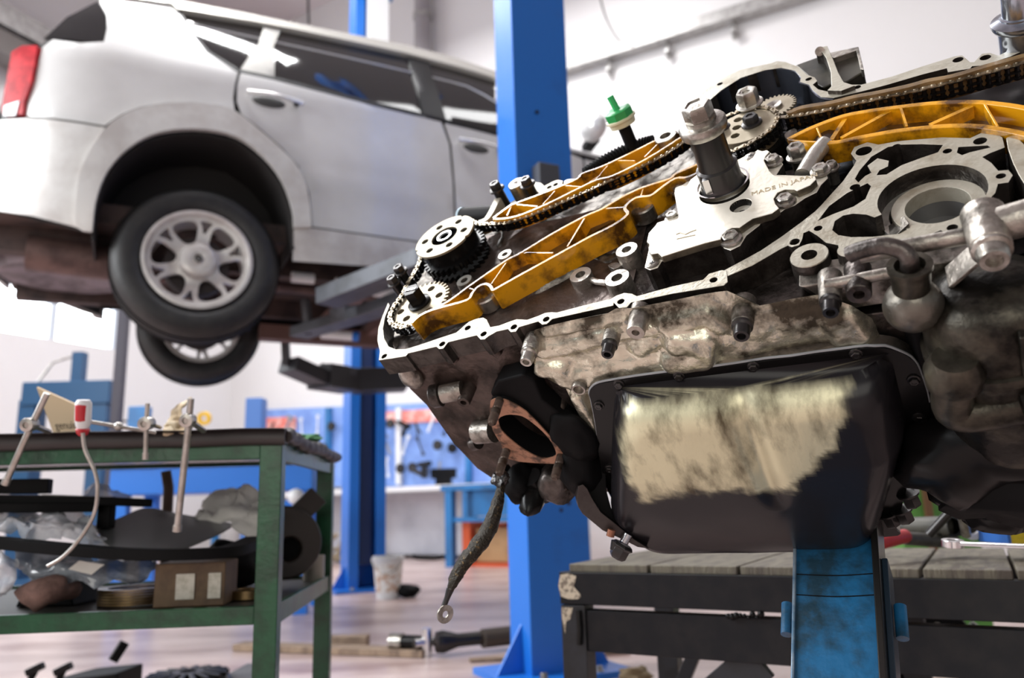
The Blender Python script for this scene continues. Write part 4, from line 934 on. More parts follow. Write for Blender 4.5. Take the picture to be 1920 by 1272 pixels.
c = d3((1490, 975), .070); bm = bmesh.new(); add_lathe(bm, c, Vector((0, -.7, -.7)), [(.022, -.008), (.022, .003), (.018, .005), (.012, .002), (.010, .006), (.0001, .006)], 28, cap=False); part('drain_plug', bm, mat('brown_steel', (.14, .09, .06), .35, .8), pan, smooth=35)
# ---- right hand dark housing, bulb, elbow
bodym = mat('dark_olive_casting', (.10, .09, .07), .36, .8, (.008, .007, .006), 14, .96, .5, 50, dlo=.38, dhi=.6)
ax = Vector((.04, .0, -1)); oc_ = Vector((.462, -.045, -.020))
bm = bmesh.new(); add_lathe(bm, oc_, ax, [(.03, -.01), (.050, .0), (.058, .02), (.060, .055), (.064, .056), (.064, .066), (.060, .067), (.059, .12), (.056, .19), (.040, .235), (.01, .24)], 48); hb = part('filter_housing', bm, bodym, smooth=50)
bm = bmesh.new(); add_box(bm, oc_+Vector((.018, -.056, -.10)), (.006, .012, .19)); part('housing_rib', bm, bodym, hb, bevel=.002)
sc = d3((1712, 572), .055)
bm = bmesh.new(); bmesh.ops.create_uvsphere(bm, u_segments=36, v_segments=20, radius=.0262, matrix=Matrix.Translation(sc)); part('oil_bulb', bm, mat('dull_grey_casting', (.15, .14, .12), .34, .75, (.05, .04, .03), 30, .7, .3, 80), smooth=80)
tp = d3((1706, 503), .055)
bm = bmesh.new(); add_lathe(bm, sc, (tp-sc), [(.016, .015), (.017, (tp-sc).length), (.019, (tp-sc).length), (.019, (tp-sc).length+.004), (.013, (tp-sc).length+.004), (.012, (tp-sc).length-.006)], 28); part('bulb_neck', bm, bodym, smooth=35)
bm = bmesh.new(); add_tube(bm, smooth_poly([tp, tp+(tp-sc)*.25, d3((1690, 470), .050), d3((1655, 461), .045), d3((1612, 470), .040), d3((1592, 478), .038)], 5, False), .0080, 16); part('oil_pipe', bm, cast_d, smooth=80)
e0, e1, e2, e3 = [d3(p, .095) for p in ((1790, 700), (1790, 768), (1850, 772), (1960, 748))]
bm = bmesh.new(); add_tube(bm, smooth_poly([e0, e1, e2, e3], 6, False), .0185, 24); part('outlet_elbow', bm, bodym, smooth=80)
bm = bmesh.new(); add_lathe(bm, e0, e0-e1, [(.0195, -.016), (.0245, -.012), (.026, .006), (.019, .02)], 28); part('elbow_flange', bm, bodym, smooth=40)
bm = bmesh.new(); add_lathe(bm, e2+(e3-e2)*.62, e3-e2, [(.021, 0), (.026, .003), (.026, .035), (.021, .04)], 28); part('hose_collar', bm, bodym, smooth=40)
# black mass at lower right
for c, s, sd in (((1830, 850), (.075, .05, .06), 1), ((1900, 900), (.08, .05, .06), 2), ((1800, 905), (.035, .03, .035), 3), ((1880, 950), (.05, .03, .03), 9), ((1790, 870), (.03, .03, .05), 5), ((1940, 800), (.06, .04, .09), 6), ((1835, 955), (.022, .02, .02), 11)):
    bm = bmesh.new(); blob(bm, d3(c, .055), s, sd, .16); part('alternator_mass', bm, black if sd % 2 else dull, smooth=60)
hexa('block_side', [Vector((.395, -.03, -.06)), Vector((.56, -.03, -.062)), Vector((.56, .25, -.062)), Vector((.30, .25, -.06))], [Vector((.395, -.03, -.32)), Vector((.56, -.03, -.30)), Vector((.56, .25, -.30)), Vector((.30, .25, -.32))], dull)
for x, y in ((1702, 925), (1690, 955), (1665, 962)):
    bm = bmesh.new(); c = d3((x, y), .03); add_hex(bm, c, Vector((.2, -.4, -.8)), .010, .018); part('flange_bolt', bm, dsteel)
# bolt boss and brace at right
bq = C2([(1755, 1015)])[0]
dboss(C2([(1745, 1075)])[0], .050, .05, .0165, cast, bolt=2)
bm = bmesh.new(); add_beam(bm, d3(C2([(1720, 1060)])[0], .03), d3(C2([(1530, 1225)])[0], .03), .004, .03, up=(0, 1, 0)); part('brace', bm, cast, bevel=.001)
for a, b, r in (((1090, 1110), (1700, 1000), .008), ((920, 1260), (1330, 1180), .006), ((1780, 960), (2000, 900), .016)):
    bm = bmesh.new(); add_cyl(bm, d3(C2([a])[0], .02), d3(C2([b])[0], .02), r, 14); part('cast_rail', bm, cast)
bm = bmesh.new(); hbp = [(a, min(b, -.012)) for a, b in D(C2([(820, 1270), (760, 1180), (800, 1130), (880, 1160), (900, 1230), (1000, 1200), (1400, 1120), (1720, 1010), (1800, 1000), (1830, 1180), (1500, 1300), (1000, 1380)]), .004)]; add_slab(bm, hbp, [], -.03, .006, dmap); part('housing_body', bm, cast, bevel=.002)

# ---- pump cover
pcv = CE([(1165, 0), (1215, 15), (1260, 5), (1290, 25), (1250, 70), (1235, 110), (1260, 160), (1290, 215), (1330, 255), (1400, 268), (1600, 262), (1740, 262), (1752, 300), (1690, 360), (1560, 415), (1530, 400), (1440, 400), (1370, 430), (1330, 490), (1350, 545), (1385, 585), (1310, 640), (1120, 690), (1060, 730), (990, 780), (920, 780), (860, 810), (815, 860), (805, 895), (640, 935), (400, 1010), (215, 1070), (180, 1035), (110, 1045), (85, 1010), (90, 940), (65, 920), (85, 830), (180, 725), (270, 720), (370, 690), (425, 620), (410, 540), (430, 420), (500, 300), (620, 210), (700, 190), (900, 190), (1000, 160), (1120, 80)])
pin = [hole(CE([p])[0], r, .014, 28) for p, r in (((835, 390), .0305), ((1000, 557), .0125))]
slab('pump_cover', pcv, .014, .0045, alu2 := mat('satin_pump_cover', (.80, .76, .66), .40, .45, (.40, .31, .17), 16, .55, .08, 160, dlo=.52, dhi=.72), pin, sm=1, bevel=.0012)
pc = bpy.data.objects['pump_cover']
flg = CE([(1175, 10), (1290, 30), (1400, 110), (1425, 150), (1360, 255), (1600, 262), (1750, 262), (1850, 230), (1870, 290), (1800, 360), (1760, 430), (1640, 490), (1540, 560), (1440, 600), (1320, 690), (1200, 740), (1190, 760), (1060, 860), (1000, 960), (900, 1010), (830, 985), (810, 950), (600, 1005), (400, 1060), (220, 1115), (180, 1180), (100, 1205), (45, 1180), (60, 1110), (85, 1000), (75, 900), (170, 730), (270, 700), (380, 660), (340, 440), (350, 380), (430, 350), (620, 210), (860, 160), (1040, 70)])
bm = bmesh.new(); add_slab(bm, U(flg, .004), [hole(CE([(835, 390)])[0], .026, .004, 24)], -.035, .0045); part('pump_flange', bm, alu2, pc, bevel=.0012, side=SD(.0045))
def nbolt(p, w, r, h, m=steel, name='bolt', stem=0, parent=None):
    c = u3(p, w); bm = bmesh.new()
    if stem: add_cyl(bm, c-AN*stem, c, r*.9, 14)
    add_hex(bm, c, AN, r, h, x=Vector((.5, .8, 0))); return part(name, bm, m, parent)
for p, r, w in (((1325, 130), .0088, .006), ((1445, 525), .0092, .006), ((905, 900), .0100, .006), ((1795, 225), .0088, .006), ((390, 425), .0075, -.008), ((325, 690), .0078, .0), ((1905, 190), .0070, -.002)):
    nbolt(CE([p])[0], w, r, .0085, steel, 'cover_bolt', .02, pc)
nbolt(CE([(1570, 80)])[0], -.006, .0105, .018, steel, 'flange_nut', .03, pc)
for p in ((125, 1140), (1105, 75)):
    bm = bmesh.new(); c = u3(CE([p])[0], .0046); add_lathe(bm, c, AN, [(.0085, 0), (.0085, .0015), (.0072, .002), (.0001, .002)], 24, cap=False); s_ = part('countersunk_screw', bm, steel, pc, smooth=35)
    bm = bmesh.new(); add_box(bm, c+AN*.0021, (.0065, .0014, .0004)); add_box(bm, c+AN*.0021, (.0014, .0065, .0004)); part('cross_slot', bm, black, s_)
bm = bmesh.new(); c = u3(CE([(1000, 557)])[0], .014); add_lathe(bm, c, AN, [(.0125, -.0005), (.0122, -.014), (.0001, -.015)], 24, cap=False); part('inspection_bore', bm, black, pc)
bm = bmesh.new(); blob(bm, c-AN*.011, (.006, .004, .003), 2, .05, 2); part('shaft_tip', bm, chrome, pc)
# embossed mark
fc = bpy.data.curves.new('cast_lettering', 'FONT'); fc.body = 'MADE IN JAPAN'; fc.size = .0105; fc.extrude = .0003; fc.align_x = 'LEFT'
fo = bpy.data.objects.new('cast_lettering', fc); COL.objects.link(fo); fo.parent = pc; fc.materials.append(mat('letter_shadow', (.50, .42, .28), .5, .4))
a_ = u3(CE([(1105, 462)])[0], .0142); b2 = u3(CE([(1500, 345)])[0], .0142); xx = (b2-a_).normalized(); yy = AN.cross(xx)
M = Matrix((xx, yy, AN)).transposed().to_4x4(); M.translation = a_; fo.matrix_local = M
bm = bmesh.new()
for seg in ([(358, 846), (400, 830), (452, 846), (500, 822), (560, 800)], [(366, 892), (450, 872), (548, 852)]):
    add_tube(bm, [u3(p, .0142) for p in CE(seg)], .0005, 6)
part('wing_emblem', bm, mat('emblem_line', (.42, .36, .24), .5, .4), pc, label='thin winged emblem')
# bright strut right of the cover
bm = bmesh.new(); add_tube(bm, smooth_poly([u3(p, .0) for p in CE([(1620, 262), (1740, 60), (1850, -60)])], 4, False), [.010]*9, 16); part('strut', bm, cast_l)
bm = bmesh.new(); blob(bm, u3(CE([(1880, -10)])[0], -.02), (.02, .03, .02), 4, .1); part('dark_casting', bm, cast_d, smooth=70)
# ---- crankshaft bolt tower
cc = u3(CE([(835, 390)])[0], .006)
ct = u3(C2([(308, 560)])[0], .075)
axn = AN
bm = bmesh.new(); add_lathe(bm, cc, axn, [(.0305, -.01), (.0305, .003), (.0285, .006), (.0250, .012), (.0250, .034), (.0215, .036), (.0205, .05), (.0205, .082)], 40); cr_ = part('crank_snout', bm, dsteel, smooth=40)
bm = bmesh.new(); add_ring(bm, cc, axn, .0305, .0325, .004, .0095, 40); part('oil_seal', bm, chrome, cr_)
bm = bmesh.new(); add_box(bm, cc+Vector((-.012, -.022, .022)), (.008, .006, .02)); part('crank_key', bm, chrome, cr_)
top = cc+AN*.082
bm = bmesh.new(); add_lathe(bm, top, AN, [(.020, -.002), (.0265, 0), (.028, .004), (.028, .011), (.0262, .0135), (.018, .0145), (.018, .02)], 40); pb_ = part('crank_pulley_bolt', bm, steel, smooth=40)
bm = bmesh.new(); add_lathe(bm, top, AN, [(.0178, .014), (.0178, .034), (.0160, .037), (.0125, .037), (.0120, .0355), (.0001, .0355)], 6, x=Vector((.3, 1, 0))); part('hex_head', bm, steel, pb_, bevel=.001)

# ---- chains
def gear(c, r, n, depth, duty=.5):
    P = []
    for i in range(n):
        for t, rr in ((0, r-depth), (.18, r-depth), (.34, r), (.66, r), (.82, r-depth)):
            a = 2*math.pi*(i+t)/n; P.append((c[0]+rr*math.cos(a), c[1]+rr*math.sin(a)))
    return P
def chain(name, path, w, pitch=.0095, closed=False, label=None, hh=.0038, depth=.014):
    P = smooth_poly([Vector(p) for p in path], 8, closed)
    if closed: P.append(P[0])
    L = [0]
    for a, b in zip(P, P[1:]): L.append(L[-1]+(b-a).length)
    tot = L[-1]; n = int(tot/pitch); pts = []; j = 0
    for i in range(n+1):
        s = i*pitch if not closed else i*tot/n
        while j < len(L)-2 and L[j+1] < s: j += 1
        t = (s-L[j])/max(1e-9, L[j+1]-L[j]); pts.append(P[j].lerp(P[j+1], min(1, t)))
    bm = bmesh.new()
    def plate(a, b, w1, th):
        d = (b-a); l = d.length; d /= l; q = Vector((-d.y, d.x)); O = []
        for k in range(7): t = math.pi/2+math.pi*k/6; O.append(a+(d*math.cos(t)+q*math.sin(t))*hh)
        O.append((a+b)/2-q*hh*.72)
        for k in range(7): t = -math.pi/2+math.pi*k/6; O.append(b+(d*math.cos(t)+q*math.sin(t))*hh)
        O.append((a+b)/2+q*hh*.72)
        A = [bm.verts.new((p.x, p.y, w1)) for p in O]; B = [bm.verts.new((p.x, p.y, w1-th)) for p in O]; n_ = len(A)
        bm.faces.new(A); bm.faces.new(B[::-1])
        for i in range(n_): bm.faces.new([A[i], A[(i+1) % n_], B[(i+1) % n_], B[i]])
    for i, (a, b) in enumerate(zip(pts, pts[1:])):
        if i % 2 == 0: plate(a, b, w, .0014); plate(a, b, w-depth+.0014, .0014)
        else: plate(a, b, w-.0018, .0014); plate(a, b, w-depth+.0032, .0014); plate(a, b, w-depth*.5, .0014)
    for p in pts:
        add_lathe(bm, (p.x, p.y, w-depth), AN, [(.0026, .003), (.0026, depth-.003)], 8)
        add_lathe(bm, (p.x, p.y, w-.001), AN, [(.0017, 0), (.0017, .0018), (.001, .0024)], 8)
    return part(name, bm, chainm, label=label, smooth=40, side=(black, lambda n, c: c.z < w-.0022))  # only top plates stay bright, shade below them painted black
wl = .004
# left: down strand + wrap round the lower sprocket
sp_c = un(*C9([(432, 935)])[0], -.004)
chain('timing_chain', U(C9([(435, 480), (415, 555), (372, 640), (310, 740), (255, 850), (195, 930), (150, 1030), (165, 1105), (240, 1140), (310, 1128), (380, 1090)]), wl), wl)
chain('timing_chain', U(C9([(880, 150), (960, 190), (1060, 190), (1190, 182), (1310, 155)])+CA([(200, 385), (350, 340), (560, 260), (740, 180), (900, 110), (1080, 25)])+C1([(1460, 375), (1560, 325), (1640, 275), (1700, 232), (1760, 200)]), wl), wl)
ic = un(*C2([(540, 470)])[0], .006)
chp = U(CF([(350, 640), (440, 590), (570, 530), (700, 475), (850, 440), (960, 440), (1070, 470), (1120, 530), (1110, 610), (1050, 700), (930, 790), (780, 880), (600, 960), (450, 1000)]), .008)
chain('timing_chain', chp, .008)
chain('timing_chain', U(CF([(1150, 570), (1200, 565), (1330, 545), (1500, 520), (1650, 490)])+CB([(30, 790), (180, 755), (360, 715), (550, 675), (760, 630), (960, 580), (1180, 525), (1400, 468), (1640, 400), (1900, 330)]), .004), .004, depth=.02)
# brown slack guide strip along the right chain
pp_ = U(CF([(1270, 490), (1290, 500), (1420, 450)])+CB([(0, 740), (200, 690), (420, 650), (700, 590), (880, 540), (1100, 500), (1400, 410), (1760, 310), (1900, 270)]), .008)
bm = bmesh.new(); add_ribbon(bm, smooth_poly(pp_, 3, False), .0085, -.02, .008); part('chain_guide', bm, mat('brown_guide', (.24, .15, .06), .32, .2, (.05, .03, .015), 30, .7, coat=.3), bevel=.0012)
# ---- sprockets
bm = bmesh.new(); hs = [circ((sp_c[0]+.031*math.cos(t), sp_c[1]+.031*math.sin(t)), .0058, 14) for t in [math.radians(a) for a in (20, 75, 135, 200, 250, 320)]]
add_slab(bm, gear(sp_c, .0475, 34, .006), hs, -.012, -.002); ls = part('lower_sprocket', bm, mat('tan_steel', (.40, .35, .26), .40, .7, (.2, .16, .1), 18, .5), bevel=.0005)
c = Vector((*sp_c, -.002)); bm = bmesh.new(); add_lathe(bm, c, AN, [(.0175, 0), (.0175, .003), (.015, .0045)], 30); add_lathe(bm, c, AN, [(.0135, .004), (.0135, .024), (.0125, .026), (.0001, .026)], 6, x=Vector((1, .2, 0))); part('sprocket_bolt', bm, black, ls)
bm = bmesh.new(); add_box(bm, c+AN*.0265, (.018, .004, .0014)); part('bolt_rib', bm, chrome, ls)
pl_c = un(*C9([(650, 305)])[0], .024)
cut = []
P = []
for i in range(72):
    a = 2*math.pi*i/72; r = .0490
    for k, nt_ in enumerate((68, 210, 338)):
        if abs((math.degrees(a)-nt_+180) % 360-180) < 3: r = .0455
    P.append((pl_c[0]+r*math.cos(a), pl_c[1]+r*math.sin(a)))
hs = [circ((pl_c[0]+.034*math.cos(t), pl_c[1]+.034*math.sin(t)), .0056, 14) for t in [math.radians(a) for a in (5, 65, 125, 185, 245, 305)]]
bm = bmesh.new(); add_slab(bm, P, hs+[circ(pl_c, .0215, 36)], .0205, .024); cp = part('cam_plate', bm, mat('satin_steel_plate', (.33, .30, .23), .42, .7, (.3, .26, .2), 20, .3), bevel=.0006)
bm = bmesh.new(); c = Vector((*pl_c, 0)); add_lathe(bm, c, AN, [(.044, -.012), (.0445, .020), (.021, .020), (.0205, .014), (.013, .014), (.0125, .022), (.0115, .0235), (.0070, .0235), (.0065, .018), (.0001, .018)], 48, cap=False); part('cam_phaser', bm, black, cp, smooth=35)
bm = bmesh.new(); add_ring(bm, c, AN, .0095, .0125, .018, .0245, 30); part('centre_bolt', bm, chrome, cp)
c2u = (pl_c[0]+.004, pl_c[1]-.004)
bm = bmesh.new(); add_slab(bm, gear(c2u, .052, 32, .006), [], -.012, -.002); part('cam_sprocket', bm, black, cp)
bm = bmesh.new(); add_slab(bm, gear(c2u, .050, 30, .006), [], -.032, -.020); part('cam_sprocket', bm, black, cp)
# idler
hi = [hole(p, .0058, .006) for p in CF([(662, 600), (645, 693), (628, 790)])]
ic = un(*CF([(735, 680)])[0], .006)
bm = bmesh.new(); add_slab(bm, circ(ic, .0405, 56), hi, -.02, .006); idl = part('idler_sprocket', bm, mat('tan_steel', (.40, .35, .26), .40, .7, (.2, .16, .1), 18, .5), bevel=.0008)
bm = bmesh.new(); add_slab(bm, gear(ic, .047, 34, .006), [], -.012, -.002); part('sprocket_teeth', bm, dsteel, idl)
bm = bmesh.new(); add_slab(bm, circ((ic[0]+.003, ic[1]-.003), .046, 40), [], -.045, -.02); part('second_row', bm, black, idl)
nbolt(CF([(825, 650)])[0], .006, .0105, .013, dsteel, 'idler_bolt', 0, idl)
nbolt(CF([(455, 715)])[0], .004, .0105, .012, dsteel, 'idler_bolt', 0, idl)
c = u3(CF([(800, 420)])[0], .008); bm = bmesh.new(); add_lathe(bm, c, AN, [(.019, 0), (.019, .002), (.017, .003)], 28); add_lathe(bm, c, AN, [(.0150, .002), (.0150, .019), (.0135, .022), (.0095, .022), (.0090, .0205), (.006, .0205), (.0055, .017), (.0001, .017)], 6, x=Vector((.2, 1, 0))); part('large_nut', bm, steel, bevel=.0006, label='shiny large hex nut')
gc = un(*CF([(1090, 440)])[0], -.012)
bm = bmesh.new(); add_slab(bm, gear(gc, .030, 30, .004), [], -.016, -.012); g_ = part('reluctor_wheel', bm, mat('tan_steel', (.40, .35, .26), .40, .7), bevel=.0003)
bm = bmesh.new(); add_lathe(bm, Vector((*gc, -.012)), AN, [(.011, 0), (.011, .003), (.009, .003), (.0001, .001)], 20, cap=False); part('hub', bm, steel, g_)
slab('chain_tab', CF([(1210, 790), (1230, 750), (1330, 700), (1370, 740), (1300, 800), (1240, 830)]), -.008, -.014, steel)

# ---- yellow guides
def railpart(name, pts, w1, w0, wd, parent=None, widths=None):
    bm = bmesh.new(); add_ribbon(bm, smooth_poly(U(pts, w1), 3, False), wd, w0, w1, widths=widths); return part(name, bm, yel, parent, bevel=.0009)
def web(name, poly, w, parent, m=None): bm = bmesh.new(); add_slab(bm, U(poly, w+.0), [], w-.003, w); return part(name, bm, m or mat('dark_guide_web', (.13, .06, .010), .25, 0, (.02, .012, .006), 30, .8, coat=.5), parent)  # web between the rails is a darker brown than the guide
# guide 2 (large, lower left)
G2 = railpart('chain_guide', C9([(560, 975), (700, 895), (850, 785), (930, 728)])+CA([(60, 800), (220, 690), (340, 628), (600, 470), (860, 330), (1000, 270), (1160, 175), (1330, 95), (1560, 20)])+C1([(1640, 420), (1780, 360)]), .010, -.020, .0052)
railpart('guide_rail', C9([(350, 1105), (420, 1040), (520, 990), (640, 955), (860, 892), (905, 830), (960, 770), (1030, 745), (1075, 768), (1095, 800)])+CA([(140, 920), (300, 830), (500, 720), (700, 610), (900, 500), (1100, 400), (1212, 315), (1190, 270), (1215, 225), (1290, 175), (1400, 160), (1470, 110), (1600, 20)])+C1([(1700, 440), (1790, 400)]), .010, -.022, .0045, G2)
web('guide_web', C9([(560, 985), (860, 790), (1350, 500)])+CA([(860, 350), (1180, 200), (1180, 320), (700, 600), (300, 820), (130, 900)])+C9([(1095, 790), (1030, 745), (900, 830), (850, 885)]), -.010, G2)
for a, b in ((C9([(865, 780)])[0], C9([(930, 800)])[0]), (C9([(1225, 540)])[0], C9([(1080, 750)])[0]), (CA([(340, 632)])[0], CA([(600, 632)])[0]), (CA([(860, 345)])[0], CA([(718, 580)])[0]), (CA([(1000, 270)])[0], CA([(1200, 255)])[0]), (CA([(1345, 90)])[0], CA([(1322, 165)])[0])):
    railpart('guide_rib', [a, b], .009, -.012, .0026, G2)
for p, w1 in ((C9([(1020, 850)])[0], -.004), (CA([(1328, 248)])[0], -.002)):
    bm = bmesh.new(); c = u3(p, w1); add_lathe(bm, c, AN, [(.0165, -.02), (.0165, -.002), (.0150, 0), (.0078, 0), (.0070, -.002), (.0045, -.002), (.004, -.005), (.0001, -.005)], 28, cap=False); part('pivot_bolt', bm, steel, G2, smooth=35)
# guide 1 (upper left)
G1 = railpart('chain_guide', CA([(250, 240), (300, 220), (450, 165), (620, 100), (800, 20)])+C1([(1130, 420), (1240, 380), (1400, 305), (1520, 245), (1560, 240)]), .008, -.016, .0048)
railpart('guide_rail', CA([(110, 350), (160, 352), (280, 335), (420, 285), (600, 205), (800, 105), (960, 30)])+C1([(1300, 430), (1480, 340), (1640, 240), (1690, 205), (1640, 195)]), .008, -.014, .0050, G1)
railpart('guide_rail', CA([(108, 345), (180, 290), (250, 240), (262, 228)]), .008, -.014, .0045, G1)
for a, b in (((262, 240), (222, 325)), ((262, 230), (470, 250)), ((615, 120), (515, 235)), ((690, 78), (850, 88)), ((990, -10), (900, 50))):
    railpart('guide_rib', CA([a, b]), .007, -.008, .0022, G1)
for a, b in (((1270, 375), (1200, 460)), ((1310, 348), (1420, 350)), ((1540, 260), (1470, 330))):
    railpart('guide_rib', C1([a, b]), .007, -.008, .0022, G1)
bm = bmesh.new(); c = u3(C1([(1582, 215)])[0], .010); add_lathe(bm, c, AN, [(.0165, -.02), (.0165, -.001), (.0155, 0), (.0085, 0), (.008, -.006), (.0001, -.006)], 28, cap=False); part('pivot_washer', bm, steel, G1, smooth=35)
# guide 3 (right, curved)
G3 = railpart('chain_guide', C2([(735, 532), (800, 498), (880, 462), (1010, 415), (1130, 392), (1250, 375), (1450, 352), (1650, 345), (1780, 355), (1910, 375), (2100, 420)]), .006, -.022, .0075)
railpart('guide_rail', C2([(900, 545), (975, 546), (1060, 528), (1180, 505), (1300, 486), (1500, 466), (1650, 464), (1780, 480), (1910, 505), (2100, 560)]), .006, -.022, .0075, G3)
railpart('guide_rail', C2([(735, 532), (800, 540), (905, 545)]), .006, -.012, .0028, G3)
for a, b in (((878, 474), (908, 540)), ((1295, 374), (1325, 468)), ((1712, 356), (1778, 468))): railpart('guide_rib', C2([a, b]), .006, -.010, .0026, G3)
for a, b in (((1018, 432), (950, 535)), ((1240, 392), (1000, 525)), ((1650, 366), (1440, 460))): railpart('guide_rib', C2([a, b]), .003, -.012, .0055, G3)
web('guide_web', C2([(800, 500), (1010, 420), (1450, 355), (1650, 350), (1910, 380), (1910, 500), (1650, 462), (1300, 484), (980, 543)]), -.016, G3)
# ---- odds on the left rim
for p, w, r, h, s in ((C9([(255, 640)])[0], .010, .0085, .012, .03), (C9([(195, 740)])[0], .006, .0085, .012, .03), (C1([(672, 508)])[0], .010, .0095, .013, .05), (C1([(838, 484)])[0], .010, .0095, .013, .05)):
    nbolt(p, w, r, h, dsteel, 'case_bolt', s)
c = u3(C1([(775, 470)])[0], .012); bm = bmesh.new(); add_lathe(bm, c, AN, [(.0145, -.055), (.0145, -.001), (.0135, 0), (.006, 0), (.0001, -.002)], 28, cap=False); part('dowel_sleeve', bm, steel, smooth=35)
bm = bmesh.new(); c = u3(C1([(880, 530)])[0], -.014); add_cyl(bm, c-AN*.03, c, .013, 20); part('bolt_boss', bm, cast_l)
bm = bmesh.new(); a_ = at(869, 406, 1.33); b_2 = at(960, 401, 1.25); I_ = engM.inverted(); a_ = I_ @ a_; b_2 = I_ @ b_2
add_lathe(bm, a_, b_2-a_, [(.0125, .002), (.0150, 0), (.0150, (b_2-a_).length), (.0125, (b_2-a_).length)], 24, cap=False); part('rubber_hose', bm, dull, smooth=40)
bm = bmesh.new(); add_ring(bm, a_, b_2-a_, .0122, .0158, -.003, .002, 24); part('hose_end', bm, mat('pale_blue_rubber', (.30, .42, .50), .5), label='pale blue cut hose end')
P = smooth_poly(U(C9([(960, 180), (1030, 150), (1075, 90), (1110, 20), (1140, -40)]), .002), 4, False)
bm = bmesh.new(); add_ribbon(bm, P, .012, -.02, .002); part('case_web', bm, alu, bevel=.001)
slab('lifting_plate', CA([(420, 75), (450, 48), (500, 55), (530, 80), (590, 48), (640, 30), (682, 38), (675, 75), (620, 110), (560, 128), (500, 150), (460, 120)]), -.012, -.02, alu, [hole(CA([(570, 92)])[0], .004, -.012), hole(CA([(622, 70)])[0], .004, -.012)], sm=1)
slab('case_lug', CA([(690, 45), (730, 25), (780, 25), (800, 45), (740, 70), (700, 80)]), -.018, -.03, cast_l)
bm = bmesh.new()
hp_ = smooth_poly([u3(p, -.03) for p in C1([(1150, 425), (1230, 370), (1330, 315), (1440, 270), (1520, 250)])], 8, False)
rr_ = [.0105 if i % 2 else .0085 for i in range(len(hp_))]
hp2 = smooth_poly([Vector(p) for p in hp_], 3, False); add_tube(bm, hp2, [.0112 if (i//2) % 2 else .0090 for i in range(len(hp2))], 14); part('corrugated_hose', bm, dull, smooth=30)
# dipstick with green cap
b0_ = u3(C1([(1408, 285)])[0], -.03); tip = u3(C1([(1352, 150)])[0], .012)
axd = (tip-b0_).normalized()
bm = bmesh.new(); add_tube(bm, [b0_-axd*.02, b0_+axd*(tip-b0_).length], .0098, 16); ds = part('dipstick_tube', bm, dull)
bm = bmesh.new(); add_lathe(bm, tip, axd, [(.010, -.004), (.020, -.002), (.021, .006), (.0235, .007), (.0235, .010), (.021, .011)], 24); part('cap_body', bm, mat('cream_cap', (.62, .60, .42), .4), ds, smooth=35)
bm = bmesh.new(); add_lathe(bm, tip, axd, [(.022, .011), (.022, .022), (.019, .024), (.006, .024)], 8); part('cap_top', bm, mat('green_plastic', (.02, .30, .08), .35), ds, label='green cap top')
bm = bmesh.new(); add_cyl(bm, tip+axd*.022, tip+axd*.045+Vector((-.003, .002, 0)), .0055, 8); part('cap_pin', bm, mat('bright_green_plastic', (.02, .42, .12), .35), ds, label='green pull pin')
# chrome sensor top right
c = u3(CB([(1750, 185)])[0], .0); bm = bmesh.new(); add_lathe(bm, c, AN, [(.024, -.02), (.025, .02), (.029, .022), (.031, .026), (.031, .030), (.022, .034), (.022, .036), (.0195, .037), (.019, .06), (.015, .07)], 36); part('sensor_body', bm, mat('blued_steel', (.40, .43, .50), .2, .9, (.05, .05, .05), 12, .8), smooth=40)

# ---- earth strap hanging from the head
I_ = engM.inverted()
def e3(px, py, dep): return I_ @ at(px, py, dep)
sp = C8([(535, 262), (530, 330), (515, 400), (495, 480), (460, 570), (410, 650), (350, 730), (295, 800), (250, 880), (215, 960)])
sw = [.007, .009, .0125, .0155, .017, .0172, .0168, .015, .0130, .007]
P3 = smooth_poly([e3(x, y, 1.10-.004*i) for i, (x, y) in enumerate(sp)], 4, False)
W3 = [w_[0] for w_ in smooth_poly([(a, 0) for a in sw], 4, False)]
bm = bmesh.new(); add_tube(bm, P3, W3, 14, flat=.65)
for q in bm.verts: q.co += Vector([noise.noise(q.co*400+Vector((k*9, 0, 0)))*.0022 for k in range(3)])
braid = mat('oily_copper_braid', (.022, .018, .012), .38, .5, (.25, .16, .06), 150, .7, .8, 300, dlo=.58, dhi=.68)
es = part('earth_strap', bm, braid, label='oily braided earth strap', smooth=40)
bm = bmesh.new(); add_tube(bm, [e3(*C8([(215, 955)])[0], 1.065), e3(*C8([(195, 1010)])[0], 1.063), e3(*C8([(172, 1070)])[0], 1.06)], [.0055, .004, .0038], 10); part('crimp', bm, dsteel, es)
c = e3(*C8([(183, 1112)])[0], 1.058); vdir = (I_.to_3x3() @ (-FW)) + I_.to_3x3() @ RC*.75
bm = bmesh.new(); add_ring(bm, c, vdir, .0045, .0125, -.001, .001, 28); part('ring_terminal', bm, steel, es)
bm = bmesh.new(); blob(bm, e3(*C8([(530, 258)])[0], 1.10), (.012, .012, .010), 4, .3); part('strap_bolt', bm, dsteel, es)

